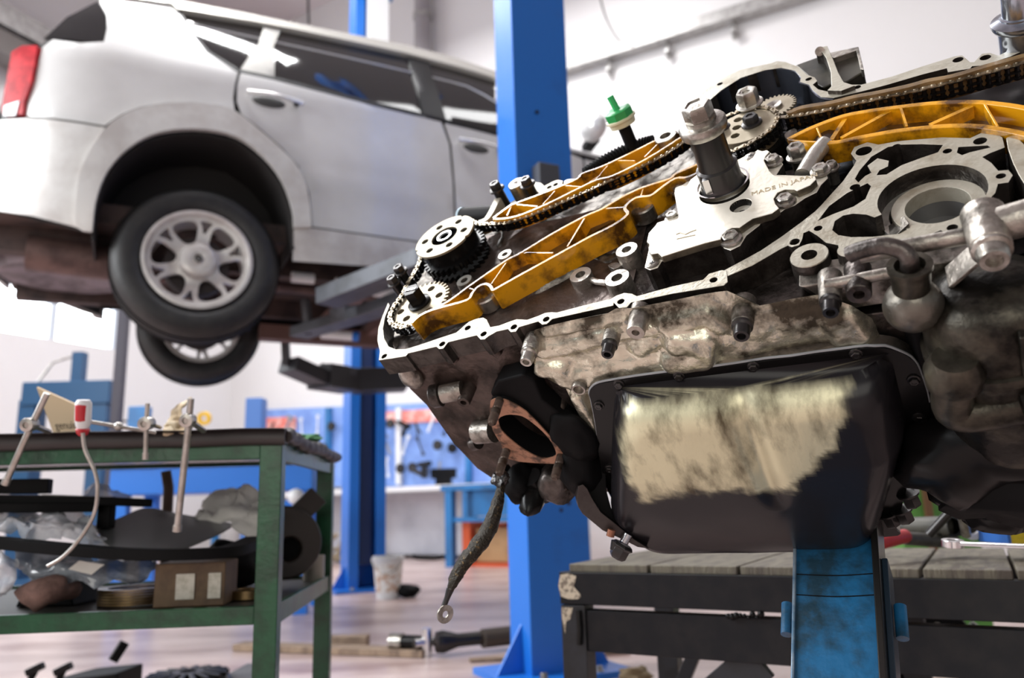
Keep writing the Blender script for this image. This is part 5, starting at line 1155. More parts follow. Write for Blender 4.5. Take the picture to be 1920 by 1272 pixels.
# ---- bracket with hanging bolt, lower left of pan
def epoly(name, pts, dep, th, m, parent=None, bevel=.001):
    A_ = [e3(x, y, dep) for x, y in pts]; bm = bmesh.new(); nn = (A_[1]-A_[0]).cross(A_[2]-A_[0]).normalized()
    a = [bm.verts.new(p) for p in A_]; b = [bm.verts.new(p+(I_.to_3x3() @ FW)*th) for p in A_]; n = len(a)
    f = bmesh.ops.triangle_fill
    bm.faces.new(a); bm.faces.new(b[::-1])
    for i in range(n): bm.faces.new([a[i], a[(i+1) % n], b[(i+1) % n], b[i]])
    return part(name, bm, m, parent, bevel=bevel)
epoly('mount_bracket', CG([(790, 330), (850, 310), (900, 360), (960, 480), (1060, 640), (1250, 790), (1450, 960), (1640, 1080), (1500, 1060), (1300, 960), (1080, 860), (840, 660), (790, 580), (770, 480)]), 1.06, .03, mat('brownish_bracket', (.06, .05, .048), .35, .6, (.03, .02, .02), 40, .6))
epoly('engine_leg', CG([(720, 260), (830, 60), (1110, 0), (1130, 400), (1190, 620), (1450, 960), (1250, 800), (1060, 650), (960, 480), (880, 330), (860, 250)]), 1.08, .04, dull)
a_ = e3(*CG([(1390, 900)])[0], 1.05); b_2 = e3(*CG([(1330, 1010)])[0], 1.05)
bm = bmesh.new(); prof = []; Ls = (b_2-a_).length
for i in range(9): prof += [(.0065, i*Ls/9), (.0055, (i+.5)*Ls/9)]
add_lathe(bm, a_, b_2-a_, prof, 16); bb = part('hanging_bolt', bm, chrome, label='bright threaded bolt', smooth=50)
bm = bmesh.new(); add_lathe(bm, e3(*CG([(1335, 1020)])[0], 1.05), b_2-a_, [(.013, 0), (.016, .004), (.0125, .007), (.0125, .018), (.009, .022), (.0001, .022)], 6); part('bolt_nut', bm, dsteel, bb, bevel=.001)
bm = bmesh.new(); add_cyl(bm, e3(*CG([(1245, 985)])[0], 1.05), e3(*CG([(1230, 1090)])[0], 1.05), .007, 14); part('side_bolt', bm, dsteel)
bm = bmesh.new(); add_cyl(bm, e3(*CG([(1190, 850)])[0], 1.05), e3(*CG([(1170, 930)])[0], 1.05), .0055, 14); part('copper_tip', bm, mat('copper_brown', (.28, .12, .07), .4, .6))
# ================================================================== WORKBENCH
ZT = .50
B0 = on_z(1048, 1073, ZT); B1 = on_z(1920, 1090, ZT)
BX = (B1-B0); BX.z = 0; BX.normalize(); BY = Vector((-BX.y, BX.x, 0))
bM = Matrix((BX, BY, Vector((0, 0, 1)))).transposed().to_4x4(); bM.translation = Vector((B0.x, B0.y, 0))
bench = thing('workbench', 'dark steel framed workbench with worn wooden plank top under the engine', 'workbench'); bench.matrix_world = bM
bI = bM.inverted(); BW, BD = 1.75, .62
def bs(px, z=ZT): return (bI @ on_plane(px, 1085, Vector((B0.x, B0.y, 0)), BY)).x
wood = mat('worn_grey_wood', (.155, .138, .10), .6, 0, (.07, .055, .045), 9, .85, .5, 40, stretch=(5, 1, 1))
fr_ = mat('bench_steel', (.008, .0085, .011), .40, .0, (.02, .018, .018), 22, .5, spec=.25)
fr2 = mat('bench_steel_raw', (.030, .032, .038), .38, .3, (.02, .02, .02), 30, .6)
xs = [bs(x) for x in (1062, 1215, 1384, 1560, 1728, 1905)]; st_ = xs[-1]-xs[-2]
while xs[-1] < BW: xs.append(xs[-1]+st_)
for a, b in zip(xs, xs[1:]):
    bm = bmesh.new(); add_box(bm, ((a+b)/2, BD/2+.003, ZT+.008), (b-a-.006, BD-.012, .018)); newobj('plank', bm, wood, bench, bevel=.003)
def bbox(name, x0, x1, y0, y1, z0, z1, m, **k):
    bm = bmesh.new(); add_box(bm, ((x0+x1)/2, (y0+y1)/2, (z0+z1)/2), (x1-x0, y1-y0, z1-z0)); return newobj(name, bm, m, bench, bevel=.002, **k)
bbox('top_rail', 0, BW, 0, .04, ZT-.068, ZT, fr_); bbox('top_rail', 0, BW, BD-.04, BD, ZT-.068, ZT, fr_)
bbox('end_rail', 0, .04, .04, BD-.04, ZT-.068, ZT-.002, fr_); bbox('end_rail', BW-.04, BW, .04, BD-.04, ZT-.068, ZT-.002, fr_)
bbox('front_apron', .058, BW-.06, .008, .045, ZT-.165, ZT-.080, fr_); 
for x0, y0 in ((.0, .0), (BW-.058, 0), (.0, BD-.05), (BW-.058, BD-.05), (.62, BD-.05)):
    bbox('leg', x0, x0+.058, y0+.002, y0+.05, 0, ZT-.070, fr2)
for (a, b, wd, y) in (((.42, ZT-.16), (.06, .05), .075, .03), ((.17, ZT-.16), (.05, .10), .035, BD-.10), ((1.2, ZT-.16), (1.65, .05), .075, .03)):
    bm = bmesh.new(); add_beam(bm, (a[0], y, a[1]), (b[0], y, b[1]), .02, wd, up=(0, 0, 1)); newobj('diagonal_brace', bm, fr2, bench, bevel=.002)
bbox('leg', .58, .615, .25, .29, .0, ZT-.15, fr2)
chip = mat('chipped_cream_paint', (.60, .52, .40), .7, 0, (.12, .09, .07), 70, .8, dlo=.48, dhi=.56)
bm = bmesh.new(); add_slab(bm, [tuple(p) for p in smooth_poly([(.002, ZT-.052), (.045, ZT-.056), (.05, ZT-.045), (.035, ZT-.03), (.042, ZT-.008), (.003, ZT-.006)], 2)], [], -.0008, .001, lambda a, b, c: (a, c, b)); newobj('chipped_paint', bm, chip, bench)
bm = bmesh.new(); add_slab(bm, [(.002, ZT-.075), (.03, ZT-.075), (.022, ZT-.10), (.012, ZT-.105), (.009, ZT-.13), (.003, ZT-.10)], [], .0010, .0018, lambda a, b, c: (a, c, b)); newobj('chipped_paint', bm, chip, bench)
bm = bmesh.new()
for i in range(9): bmesh.ops.create_icosphere(bm, subdivisions=2, radius=random.uniform(.004, .009), matrix=Matrix.Translation((bs(1360)+i*.008, -.001, ZT-.075+random.uniform(-.004, .004))))
newobj('oil_drip', bm, black, bench)
bm = bmesh.new(); add_tube(bm, [(.045, -.003, ZT-.08), (.047, -.004, ZT-.12), (.044, -.003, ZT-.15)], .006, 8); newobj('weld_bead', bm, black, bench)
# ------------------------------------------------------------------ engine stand
sb = mat('stained_blue_paint', (.010, .125, .29), .42, .1, (.010, .035, .055), 16, .95, .3, 60, dlo=.42, dhi=.62)
T0 = at(1568, 1024, .985); DD = -EV
Lg = T0.z/(-DD.z)
sM = Matrix((EU, EN, DD)); 
xa = EU.copy(); ya = (DD.cross(xa)).normalized()           # ya points away / up
if ya.dot(FW) < 0: ya = -ya
sM = Matrix((xa, ya, xa.cross(ya))).transposed().to_4x4(); sM.translation = T0
stand = thing('engine_stand', 'blue painted steel engine stand arm in front of the bench, under the oil pan', 'engine stand'); stand.matrix_world = sM
sg = 1 if xa.cross(ya).dot(DD) > 0 else -1
def sbox(name, x0, x1, y0, y1, z0, z1, m, bev=.0015):
    bm = bmesh.new(); add_box(bm, ((x0+x1)/2, (y0+y1)/2, sg*(z0+z1)/2), (x1-x0, y1-y0, z1-z0)); return newobj(name, bm, m, stand, bevel=bev)
LL = Lg-.02
sbox('arm_plate', -.049, .043, 0, .006, -.02, LL, sb)
sbox('arm_flange', -.0515, -.0475, -.004, .040, -.02, LL, mat('edge_highlight_blue', (.35, .45, .55), .3, .5, (.03, .15, .3), 30, .7))  # pale left flange, an edge highlight put into its colour
sbox('arm_flange', .043, .051, -.022, .040, -.06, LL, dsteel)
sbox('arm_flange', .051, .058, -.004, .040, .02, LL, mat('navy_paint', (.015, .03, .05), .4))
sbox('foot_plate', -.12, .12, -.06, .10, LL-.004, LL+.004, sb)
for z_ in (.042, .070): 
    bm = bmesh.new(); add_tube(bm, smooth_poly([(-.047, -.0004, sg*(z_-.002)), (0, -.0006, sg*z_), (.042, -.0004, sg*(z_-.003))], 4, False), .0007, 6); newobj('scribe_line', bm, black, stand)
for x_ in (-.060, .066):
    bm = bmesh.new(); add_cyl(bm, (x_, .01, sg*.075), (x_, .01, sg*.115), .007, 16); newobj('hinge_pin', bm, sb, stand)
# ------------------------------------------------------------------ things on the bench
zt_ = ZT+.0175
def onb(px, py, z=0): return on_z(px, py, zt_+z)
def top(name, bm, m, label, cat, group=None, **k):
    o = newobj(name, bm, m, **k); tag(o, label, cat, group); return o
redp = mat('red_plastic', (.50, .02, .03), .35); gr = mat('grey_rubber', (.10, .095, .08), .5, 0, (.03, .03, .03), 30, .6)
a_, b_ = at(1650, 1010, 1.62), at(1702, 1003, 1.72); 
ra = onb(1640, 1040); rb = onb(1705, 1030)
t = thing('red_handled_tool', 'tool with red grip lying on the bench right of the stand arm', 'hand tool', ra)
def rel(o, p): return p-o.location
bm = bmesh.new(); add_tube(bm, [rel(t, at(1640, 1021, 1.50)), rel(t, at(1665, 1012, 1.53)), rel(t, at(1697, 1006, 1.57))], [.013, .016, .014], 14); newobj('grip', bm, redp, t)
bm = bmesh.new(); add_tube(bm, [rel(t, at(1697, 1010, 1.57)), rel(t, at(1790, 1016, 1.66))], [.013, .014], 14); newobj('shaft', bm, gr, t)
bm = bmesh.new(); add_tube(bm, [at(1600, 990, 1.75), at(1772, 986, 1.62)], .019, 20); add_ring(bm, at(1772, 986, 1.62), at(1772, 986, 1.62)-at(1600, 990, 1.75), .015, .022, -.004, .01, 20)
top('grey_tube', bm, gr, 'thick grey rubber tube lying behind the red grip on the bench', 'tube')
t = thing('socket_driver', 'black open ended socket with pale rim on the bench behind the spanner', 'socket', onb(1790, 1025))
bm = bmesh.new(); add_lathe(bm, rel(t, at(1785, 987, 1.60)), (at(1785, 987, 1.60)-at(1840, 985, 1.72)), [(.020, -.10), (.021, 0), (.0165, .001), (.016, -.03), (.0001, -.03)], 28, cap=False); newobj('body', bm, dull, t)
bm = bmesh.new(); add_ring(bm, rel(t, at(1822, 990, 1.60)), -FW, .012, .024, 0, .006, 24); newobj('end_ring', bm, wh, t)
for (x0, y0, x1, y1, lb) in ((1783, 958, 1742, 1003, 'long dark steel rod leaning on the grey tube'), (1800, 945, 1812, 1005, 'short shiny steel rod leaning beside the black socket')):
    bm = bmesh.new(); add_tube(bm, [at(x0, y0, 1.50), at(x1, y1, 1.52)], .0085, 14); top('steel_rod', bm, steel if x0 > 1790 else dsteel, lb, 'rod')
w0_ = onb(1775, 1022); 
t = thing('combination_spanner', 'shiny chrome combination spanner lying on the bench at the right edge', 'spanner', w0_)
p0, p1 = at(1800, 1020, 1.34), at(1990, 1028, 1.22)
bm = bmesh.new(); add_beam(bm, rel(t, p0), rel(t, p1), .017, .007); newobj('shank', bm, chrome, t, bevel=.002)
bm = bmesh.new(); q = (p0-p1).normalized(); add_ring(bm, rel(t, p0+q*.012), (0, -.15, 1), .009, .0175, -.006, .006, 24); newobj('ring_end', bm, chrome, t, bevel=.001)
t = thing('yellow_case', 'yellow tool case with blue edge at the back of the bench', 'case', onb(1900, 1020))
bm = bmesh.new(); add_box(bm, rel(t, at(1925, 1002, 1.55)), (.13, .10, .045)); newobj('body', bm, mat('yellow_case_plastic', (.62, .46, .01), .45, 0, (.2, .12, .02), 16, .7), t, bevel=.004)
bm = bmesh.new(); add_box(bm, rel(t, at(1862, 998, 1.55)), (.006, .10, .04)); newobj('edge', bm, mat('blue_edge', (.03, .12, .4), .4), t)
t = thing('green_cabinet', 'green painted steel cabinet far behind the workbench', 'cabinet', Vector((at(1740, 950, 3.4).x, at(1740, 950, 3.4).y, 0)))
bm = bmesh.new(); p = at(1745, 948, 3.4); add_box(bm, rel(t, Vector((p.x+.03, p.y+.2, .36))), (.34, .4, .72)); newobj('body', bm, mat('leaf_green_paint', (.10, .30, .05), .45, 0, (.04, .12, .03), 6, .5), t, bevel=.01)
bm = bmesh.new(); add_box(bm, rel(t, Vector((p.x-.02, p.y-.015, .5))), (.03, .02, .44)); newobj('handle_strip', bm, mat('rusty_brown', (.14, .07, .03), .6), t)
bm = bmesh.new()
# black casting under the bench
pc_ = at(1753, 1262, 2.05); dn = (EYE-pc_); dn.z = 0; dn.normalize(); sd_ = Vector((-dn.y, dn.x, 0))
t = thing('clutch_housing', 'black round casting with a big central hole on the floor under the workbench', 'engine part', Vector((pc_.x, pc_.y, 0)))
H0 = rel(t, pc_)
bm = bmesh.new(); mpc = lambda a, b, c: H0+sd_*a+Vector((0, 0, b))+dn*c
oo = []
for i in range(60):
    a = 2*math.pi*i/60; r = .150+.012*math.cos(5*a)
    if a > math.pi: r = min(r*1.1, (pc_.z-.0)/max(.3, -math.sin(a)) if -math.sin(a) > .5 else 9)
    oo.append((r*math.cos(a), r*math.sin(a)))
add_slab(bm, oo, [circ((0, 0), .056, 36)], -.04, .0, mpc); newobj('casting', bm, dull, t, bevel=.004)
bm = bmesh.new(); add_ring(bm, H0, dn, .056, .068, 0, .012, 40); newobj('hole_rim', bm, black, t, bevel=.001)
for a in (35, 80, 125, 160, 15):
    A_ = math.radians(a); bm = bmesh.new(); add_cyl(bm, mpc(.118*math.cos(A_), .118*math.sin(A_), 0), mpc(.118*math.cos(A_), .118*math.sin(A_), .012), .010, 14); newobj('bolt', bm, steel, t)
for s_ in (-1, 1):
    bm = bmesh.new(); add_beam(bm, mpc(s_*.09, .12, .006), mpc(s_*.24, -.02, .006), .05, .035); newobj('arm', bm, black, t, bevel=.004)

# ================================================================== GREEN TABLE
C_ = at(505, 960, 1.62); tx = Vector((-.997, -.077, 0)).normalized(); ty = Vector((-tx.y, tx.x, 0)); 
if ty.y < 0: ty = -ty
tM = Matrix((tx, ty, tx.cross(ty))).transposed().to_4x4(); 
if tx.cross(ty).z < 0: tM = Matrix((-tx, ty, Vector((0, 0, 1)))).transposed().to_4x4(); SX = -1
else: SX = 1
tM.translation = Vector((C_.x, C_.y, 0))
table = thing('green_table', 'green steel trolley table with black rubber topped surface and lower shelf', 'table'); table.matrix_world = tM
green = mat('green_paint', (.006, .075, .028), .32, .1, (.004, .02, .008), 16, .7, .2, 80)
TZ, TW, TD = .80, 1.7, .74
def tbox(name, x0, x1, y0, y1, z0, z1, m, bev=.002):
    bm = bmesh.new(); add_box(bm, (SX*(x0+x1)/2, (y0+y1)/2, (z0+z1)/2), (x1-x0, y1-y0, z1-z0)); return newobj(name, bm, m, table, bevel=bev)
for x0, y0 in ((-.022, -.0), (-.022, TD-.042), (TW-.02, 0), (TW-.02, TD-.042)): tbox('leg', x0, x0+.046, y0, y0+.042, 0, TZ-.004, green)
tbox('top_rail', .024, TW-.02, .004, .02, TZ-.042, TZ-.006, green); tbox('top_rail', .024, TW-.02, TD-.02, TD-.004, TZ-.016, TZ-.006, green)
tbox('side_rail', -.018, -.004, .042, TD-.042, TZ-.045, TZ-.006, green)
tbox('shelf_rail', .024, TW-.02, .004, .02, .428, .464, green); tbox('shelf_rail', .024, TW-.02, TD-.02, TD-.004, .428, .464, green); tbox('shelf_rail', -.018, -.004, .042, TD-.042, .424, .464, green)
tbox('table_top', -.02, TW, .0, TD, TZ-.006, TZ, mat('sheet_steel', (.30, .32, .36), .25, .6, (.12, .12, .12), 8, .5))
tbox('shelf', .0, TW-.02, .018, TD-.018, .448, .456, mat('oily_shelf', (.03, .025, .018), .55, .0, (.02, .02, .015), 12, .7))
# rubber mat with rolled front edge
bm = bmesh.new(); prof = [(-.004, -.018), (-.014, -.014), (-.016, -.002), (-.010, .010), (.004, .014), (.02, .010), (TD, .010), (TD+.012, .008), (TD+.012, -.004)]
rows = []
nx = 70
for i in range(nx+1):
    x = -.030+(TW+.03)*i/nx; k = .0025*noise.noise(Vector((x*9, 0, 0)))
    rows.append([bm.verts.new((SX*x, y+k, TZ+.006+z+k*.8)) for y, z in smooth_poly([Vector((a, b, 0)) for a, b in prof], 2, False) for y, z in [(y, z)]] if False else [bm.verts.new((SX*x, q.x+k, TZ+.006+q.y+k*.8)) for q in smooth_poly([Vector((a, b)) for a, b in prof], 2, False)])
for a, b in zip(rows, rows[1:]):
    for j in range(len(a)-1): bm.faces.new([a[j], a[j+1], b[j+1], b[j]])
newobj('rubber_mat', bm, mat('brown_black_rubber', (.035, .028, .028), .5), table, solid=.006, smooth=70)
bm = bmesh.new(); P = [Vector((SX*-.028, .01+TD*i/30, TZ+.004+.006*math.sin(i*1.7)*(1 if i % 3 else .2))) for i in range(31)]; add_tube(bm, P, [.013+.004*math.sin(i*2.1) for i in range(31)], 10); newobj('mat_edge', bm, mat('brown_black_rubber', (.035, .028, .028), .5), table)
# ---- things on the table top
zc = TZ+.022
def T(px, py, d=1.50): return at(px, py, d)
def clampstand(base_px, pts, clamp, arm_, label, r=.006, d=1.49):
    t = thing('rod_clamp', label, 'clamp', T(*clamp, d))
    o = t.location
    bm = bmesh.new(); add_tube(bm, [T(*p, d)-o for p in pts], r, 12); newobj('rod', bm, steel2, t)
    bm = bmesh.new(); add_cyl(bm, T(*pts[-1], d)-o, T(*pts[-1], d)-o+(T(*pts[-1], d)-T(*pts[-2], d)).normalized()*.012, r*1.3, 12); newobj('rod_tip', bm, steel2, t)
    bm = bmesh.new(); add_lathe(bm, -FW*.012, -FW, [(.0125, -.02), (.0135, 0), (.0125, .004), (.006, .005), (.005, .001), (.0001, .001)], 24, cap=False); newobj('clamp_knob', bm, steel2, t, smooth=35)
    bm = bmesh.new(); add_tube(bm, [T(*clamp, d)-o, T(*arm_, d+.10)-o], r*.9, 12); newobj('cross_rod', bm, steel2, t)
    return t
steel2 = mat('brushed_rod_steel', (.50, .48, .45), .28, .9, (.25, .22, .18), 50, .4)
clampstand(None, [(88, 738), (56, 805), (14, 898)], (58, 796), (92, 810), 'steel rod clamp leaning over the left end of the table edge')
clampstand(None, [(277, 757), (274, 800), (273, 850)], (277, 794), (300, 802), 'small steel rod clamp in the middle of the table edge', .0045)
clampstand(None, [(358, 748), (350, 830), (333, 985)], (354, 788), (382, 808), 'longest steel rod clamp hanging over the table edge, nearest the corner', .0065)
t = thing('pickup_tool', 'pickup tool with red and white handle, its flexible shaft hanging off the table', 'hand tool', T(156, 808, 1.48)); o_ = t.location
bm = bmesh.new(); a_, b_ = T(155, 806, 1.48)-o_, T(157, 750, 1.48)-o_; add_lathe(bm, a_, b_-a_, [(.009, 0), (.013, .008), (.0145, .02), (.0145, .05), (.011, .056)], 16); newobj('handle', bm, wh, t)
bm = bmesh.new(); add_lathe(bm, a_-FW*.004, b_-a_, [(.006, .012), (.012, .018), (.0125, .046), (.006, .052)], 12); newobj('handle_inlay', bm, redp, t, label := None) if False else newobj('handle_inlay', bm, redp, t)
bm = bmesh.new(); add_lathe(bm, a_, a_-b_, [(.009, -.004), (.0125, 0), (.010, .008), (.006, .012)], 16); newobj('collar', bm, redp, t)
bm = bmesh.new(); add_tube(bm, smooth_poly([T(x, y, 1.47)-o_ for x, y in ((155, 812), (160, 845), (178, 885), (183, 920), (176, 965), (150, 1010), (118, 1045), (90, 1062))], 5, False), .0038, 10); newobj('flexible_shaft', bm, steel2, t, smooth=80)
t = thing('scriber', 'thin steel scriber rod lying across the table top beside the pickup tool', 'hand tool', T(210, 798, 1.55)); o_ = t.location
bm = bmesh.new(); add_tube(bm, [T(148, 788, 1.52)-o_, T(292, 812, 1.60)-o_], .004, 10); newobj('rod', bm, steel2, t)
bm = bmesh.new(); bmesh.ops.create_icosphere(bm, subdivisions=2, radius=.009, matrix=Matrix.Translation(T(222, 800, 1.55)-o_)); newobj('joint', bm, steel2, t)
cardm = mat('tan_cardboard', (.66, .50, .32), .7)
t = thing('cardboard_sleeve', 'tan cardboard box flap standing on the table behind the pickup tool', 'cardboard', T(120, 810, 1.75)); o_ = t.location
bm = bmesh.new(); vs = [T(x, y, d)-o_ for x, y, d in ((70, 726, 1.75), (150, 762, 1.72), (170, 812, 1.74), (102, 815, 1.78))]
bm.faces.new([bm.verts.new(v) for v in vs]); newobj('panel', bm, cardm, t, solid=.004)
fc = bpy.data.curves.new('printed_text', 'FONT'); fc.body = 'genuine'; fc.size = .026; fc.extrude = .0002
fo_ = bpy.data.objects.new('printed_text', fc); COL.objects.link(fo_); fc.materials.append(dull)
xx = (vs[2]-vs[3]).normalized(); nn = xx.cross((vs[0]-vs[3]).normalized()).normalized(); yy = nn.cross(xx); M = Matrix((xx, yy, nn)).transposed().to_4x4(); M.translation = T(108, 804, 1.735)-o_+nn*.004
fo_.parent = t; fo_.matrix_local = M
FONTS = [fo, fo_]
rag = mat('tan_rag', (.48, .36, .22), .8, 0, (.75, .66, .5), 22, .7, .6, 60)
def cloth(name, pts, m, label, cat='cloth', th=.006, amp=.01, parent=None, seed=1, div=8):
    """crumpled sheet spanned over pixel/depth corner grid"""
    R_ = len(pts); Cn = len(pts[0]); G = [[at(*p) for p in r] for r in pts]
    G = [smooth_poly(r, div, False) for r in G]; cols = list(zip(*G)); cols = [smooth_poly(list(c), div, False) for c in cols]
    nv = lambda p, k: Vector((noise.noise(p*k+Vector((seed, 0, 0))), noise.noise(p*k+Vector((0, seed, 5))), noise.noise(p*k+Vector((9, 0, seed)))))
    bm = bmesh.new(); V = [[bm.verts.new(p+nv(p, 20)*amp+nv(p, 65)*amp*.35) for p in c] for c in cols]
    for a, b in zip(V, V[1:]):
        for j in range(len(a)-1): bm.faces.new([a[j], a[j+1], b[j+1], b[j]])
    o = newobj(name, bm, m, parent, solid=th, smooth=80)
    if label: tag(o, label, cat)
    return o
cloth('rag', [[(352, 742, 1.72), (358, 745, 1.72)], [(325, 765, 1.70), (345, 772, 1.70)], [(312, 795, 1.66), (345, 800, 1.66)], [(300, 812, 1.62), (360, 812, 1.62)]], rag, 'crumpled tan paper rag standing on the table top', amp=.012)
bm = bmesh.new(); blob(bm, T(335, 795, 1.66), (.026, .02, .017), 3, .3); top('rag_ball', bm, rag, 'rounded wad of tan rag on the table beside the longest rod', 'cloth', smooth=80)
# hook wire and small blue box and yellow buckle beyond the table
t = at(260, 800, 6.8)
bm = bmesh.new(); add_box(bm, (at(262, 785, 6.8)), (.16, .12, .20)); o = top('blue_box', bm, mb, 'small blue box mounted beyond the table, behind the small rod clamp', 'box', bevel=.01)
# ---- things on the shelf
zs = .456
def Sx(px, py, d): return at(px, py, d)
bag = mat('clear_plastic_film', (.62, .66, .72), .12, 0, (.85, .88, .92), 30, .8, .8, 40, coat=1, alpha=.55)
cloth('plastic_bag', [[(-60, 965, 1.75), (0, 962, 1.75), (90, 957, 1.8), (160, 972, 1.85), (200, 1005, 1.85)], [(-60, 985, 1.68), (0, 980, 1.66), (90, 978, 1.66), (150, 992, 1.68), (195, 1012, 1.7)], [(-60, 1012, 1.66), (0, 1010, 1.64), (90, 1015, 1.62), (150, 1022, 1.64), (205, 1030, 1.66)]], bag, 'crumpled clear plastic bag on the shelf above the black strip', 'bag', th=.001, amp=.035, seed=2)
cloth('plastic_bag', [[(20, 1035, 1.72), (100, 1040, 1.72), (200, 1050, 1.74), (300, 1045, 1.78)], [(30, 1060, 1.70), (100, 1065, 1.68), (200, 1072, 1.68), (290, 1065, 1.72)], [(60, 1090, 1.68), (130, 1098, 1.66), (220, 1092, 1.66), (285, 1085, 1.70)]], mat('smoky_plastic_film', (.20, .23, .28), .15, 0, (.5, .55, .6), 20, .8, .6, 30, coat=1, alpha=.8), 'smoky plastic wrapped part on the shelf under the black strip', 'bag', th=.001, amp=.02, seed=5)
cloth('paper_label', [[(148, 1052, 1.64), (197, 1060, 1.64)], [(128, 1068, 1.63), (172, 1078, 1.63)]], mat('paper_white', (.72, .71, .66), .7), 'small white paper label on the smoky plastic wrap', 'label', th=.0006, amp=.002)
cloth('plastic_bag', [[(-60, 1030, 1.60), (0, 1030, 1.60), (40, 1040, 1.62)], [(-60, 1080, 1.60), (-5, 1070, 1.58), (30, 1075, 1.60)], [(-60, 1130, 1.58), (-10, 1118, 1.58), (22, 1115, 1.6)]], bag, 'clear plastic bag hanging at the far left end of the shelf', 'bag', th=.001, amp=.03, seed=8)
cloth('plastic_bag', [[(160, 925, 2.1), (195, 905, 2.1), (232, 915, 2.1)], [(150, 945, 2.05), (200, 935, 2.05), (240, 942, 2.05)]], bag, 'small pale plastic bag behind the black handle on the shelf', 'bag', th=.001, amp=.02, seed=18)
cloth('white_cloth', [[(405, 925, 2.12), (440, 918, 2.12), (480, 922, 2.12), (520, 940, 2.12)], [(370, 955, 2.05), (430, 950, 2.02), (480, 955, 2.02), (520, 965, 2.02)], [(345, 978, 2.0), (420, 985, 1.95), (470, 1000, 1.92), (500, 1010, 1.92)]], mat('white_cloth', (.86, .84, .80), .8), 'white cloth bundled on the shelf beside the corner leg', 'cloth', amp=.03, seed=3)
cloth('plastic_sheet', [[(182, 992, 1.78), (230, 970, 1.90), (275, 954, 2.0), (330, 964, 2.02), (440, 984, 2.0)], [(195, 1018, 1.68), (240, 1005, 1.74), (300, 992, 1.82), (360, 992, 1.86), (415, 1000, 1.88)], [(215, 1031, 1.60), (260, 1032, 1.62), (300, 1033, 1.64), (330, 1032, 1.68), (352, 1028, 1.72)]], mat('grey_plastic_sheet', (.12, .125, .125), .35, 0, (.12, .12, .12), 4, .5), 'curved dark grey plastic panel lying across the shelf', 'panel', th=.004, amp=.0)
def strip(name, pts, h, w, m, label, cat, **k):
    P = smooth_poly([at(*p) for p in pts], 6, False); bm = bmesh.new()
    V = []
    for i, p in enumerate(P):
        t_ = (P[min(i+1, len(P)-1)]-P[max(i-1, 0)]); t_.z = 0; t_.normalize(); q = Vector((-t_.y, t_.x, 0))
        V.append([bm.verts.new(p+q*a*w/2+Vector((0, 0, b*h/2))) for a, b in ((-1, -1), (1, -1), (1, 1), (-1, 1))])
    for a, b in zip(V, V[1:]):
        for j in range(4): bm.faces.new([a[j], a[(j+1) % 4], b[(j+1) % 4], b[j]])
    bm.faces.new(V[0][::-1]); bm.faces.new(V[-1]); o = newobj(name, bm, m, bevel=.002, **k); tag(o, label, cat); return o
strip('black_strip', [(-60, 1012, 1.60), (0, 1018, 1.60), (120, 1030, 1.58), (240, 1039, 1.58), (340, 1040, 1.60), (430, 1034, 1.66), (480, 1015, 1.80)], .022, .05, dull, 'long curved black plastic strip across the shelf', 'strip')
strip('plastic_grip', [(-60, 912, 1.72), (20, 913, 1.72), (95, 912, 1.74)], .032, .04, dull, 'thick black grip bar at the left end of the shelf, topmost', 'bar')
strip('plastic_bar', [(-60, 936, 1.70), (60, 938, 1.72), (180, 940, 1.76), (282, 944, 1.82)], .018, .05, dull, 'long black plastic frame piece under the thick black grip bar', 'bar')
strip('plastic_bar', [(-60, 952, 1.68), (60, 953, 1.70), (180, 952, 1.76)], .02, .06, dull, 'shorter black plastic bar lying lowest of the black bars', 'bar')
strip('pale_edge_trim', [(0, 930, 1.80), (75, 931, 1.80)], .006, .02, steel2, 'thin shiny trim strip between the black bars, left piece', 'strip')
strip('pale_edge_trim', [(80, 930, 1.82), (140, 932, 1.84), (230, 936, 1.9)], .006, .02, steel2, 'thin shiny trim strip between the black bars, right piece', 'strip')
bm = bmesh.new(); add_box(bm, at(200, 962, 1.78), (.03, .03, .07)); top('black_block', bm, dull, 'small black block standing between the black bars and grey panel', 'block', bevel=.004)
# cardboard carton with tape
p = at(340, 1088, 1.68); t = thing('parts_carton', 'brown cardboard carton with silver tape on the shelf', 'box', Vector((p.x, p.y, zs+.001))); o_ = t.location
bm = bmesh.new(); add_box(bm, (.02, .05, .045), (.145, .12, .090), Matrix.Rotation(.12, 4, 'Z')); newobj('box', bm, mat('brown_carton', (.17, .105, .055), .6, 0, (.07, .04, .025), 14, .7), t, bevel=.003)
for x_, w_ in ((.012, .038), (.072, .026)):
    bm = bmesh.new(); add_box(bm, (x_, -.0125, .042), (w_, .003, .052), Matrix.Rotation(.12, 4, 'Z')); newobj('tape', bm, mat('silver_tape', (.52, .50, .44), .4, .3, (.3, .28, .22), 60, .6), t)
# brass ring stack
p = at(235, 1112, 1.72); t = thing('ring_stack', 'stack of thin brass coloured rings lying on the shelf beside the carton', 'rings', Vector((p.x, p.y+.05, zs+.001)))
for k in range(6):
    bm = bmesh.new(); add_ring(bm, (0, 0, .002+k*.0058), (0, 0, 1), .058, .078, 0, .0042, 40); newobj('ring', bm, mat('old_brass', (.30, .20, .09), .3, .8, (.08, .05, .03), 30, .6), t)
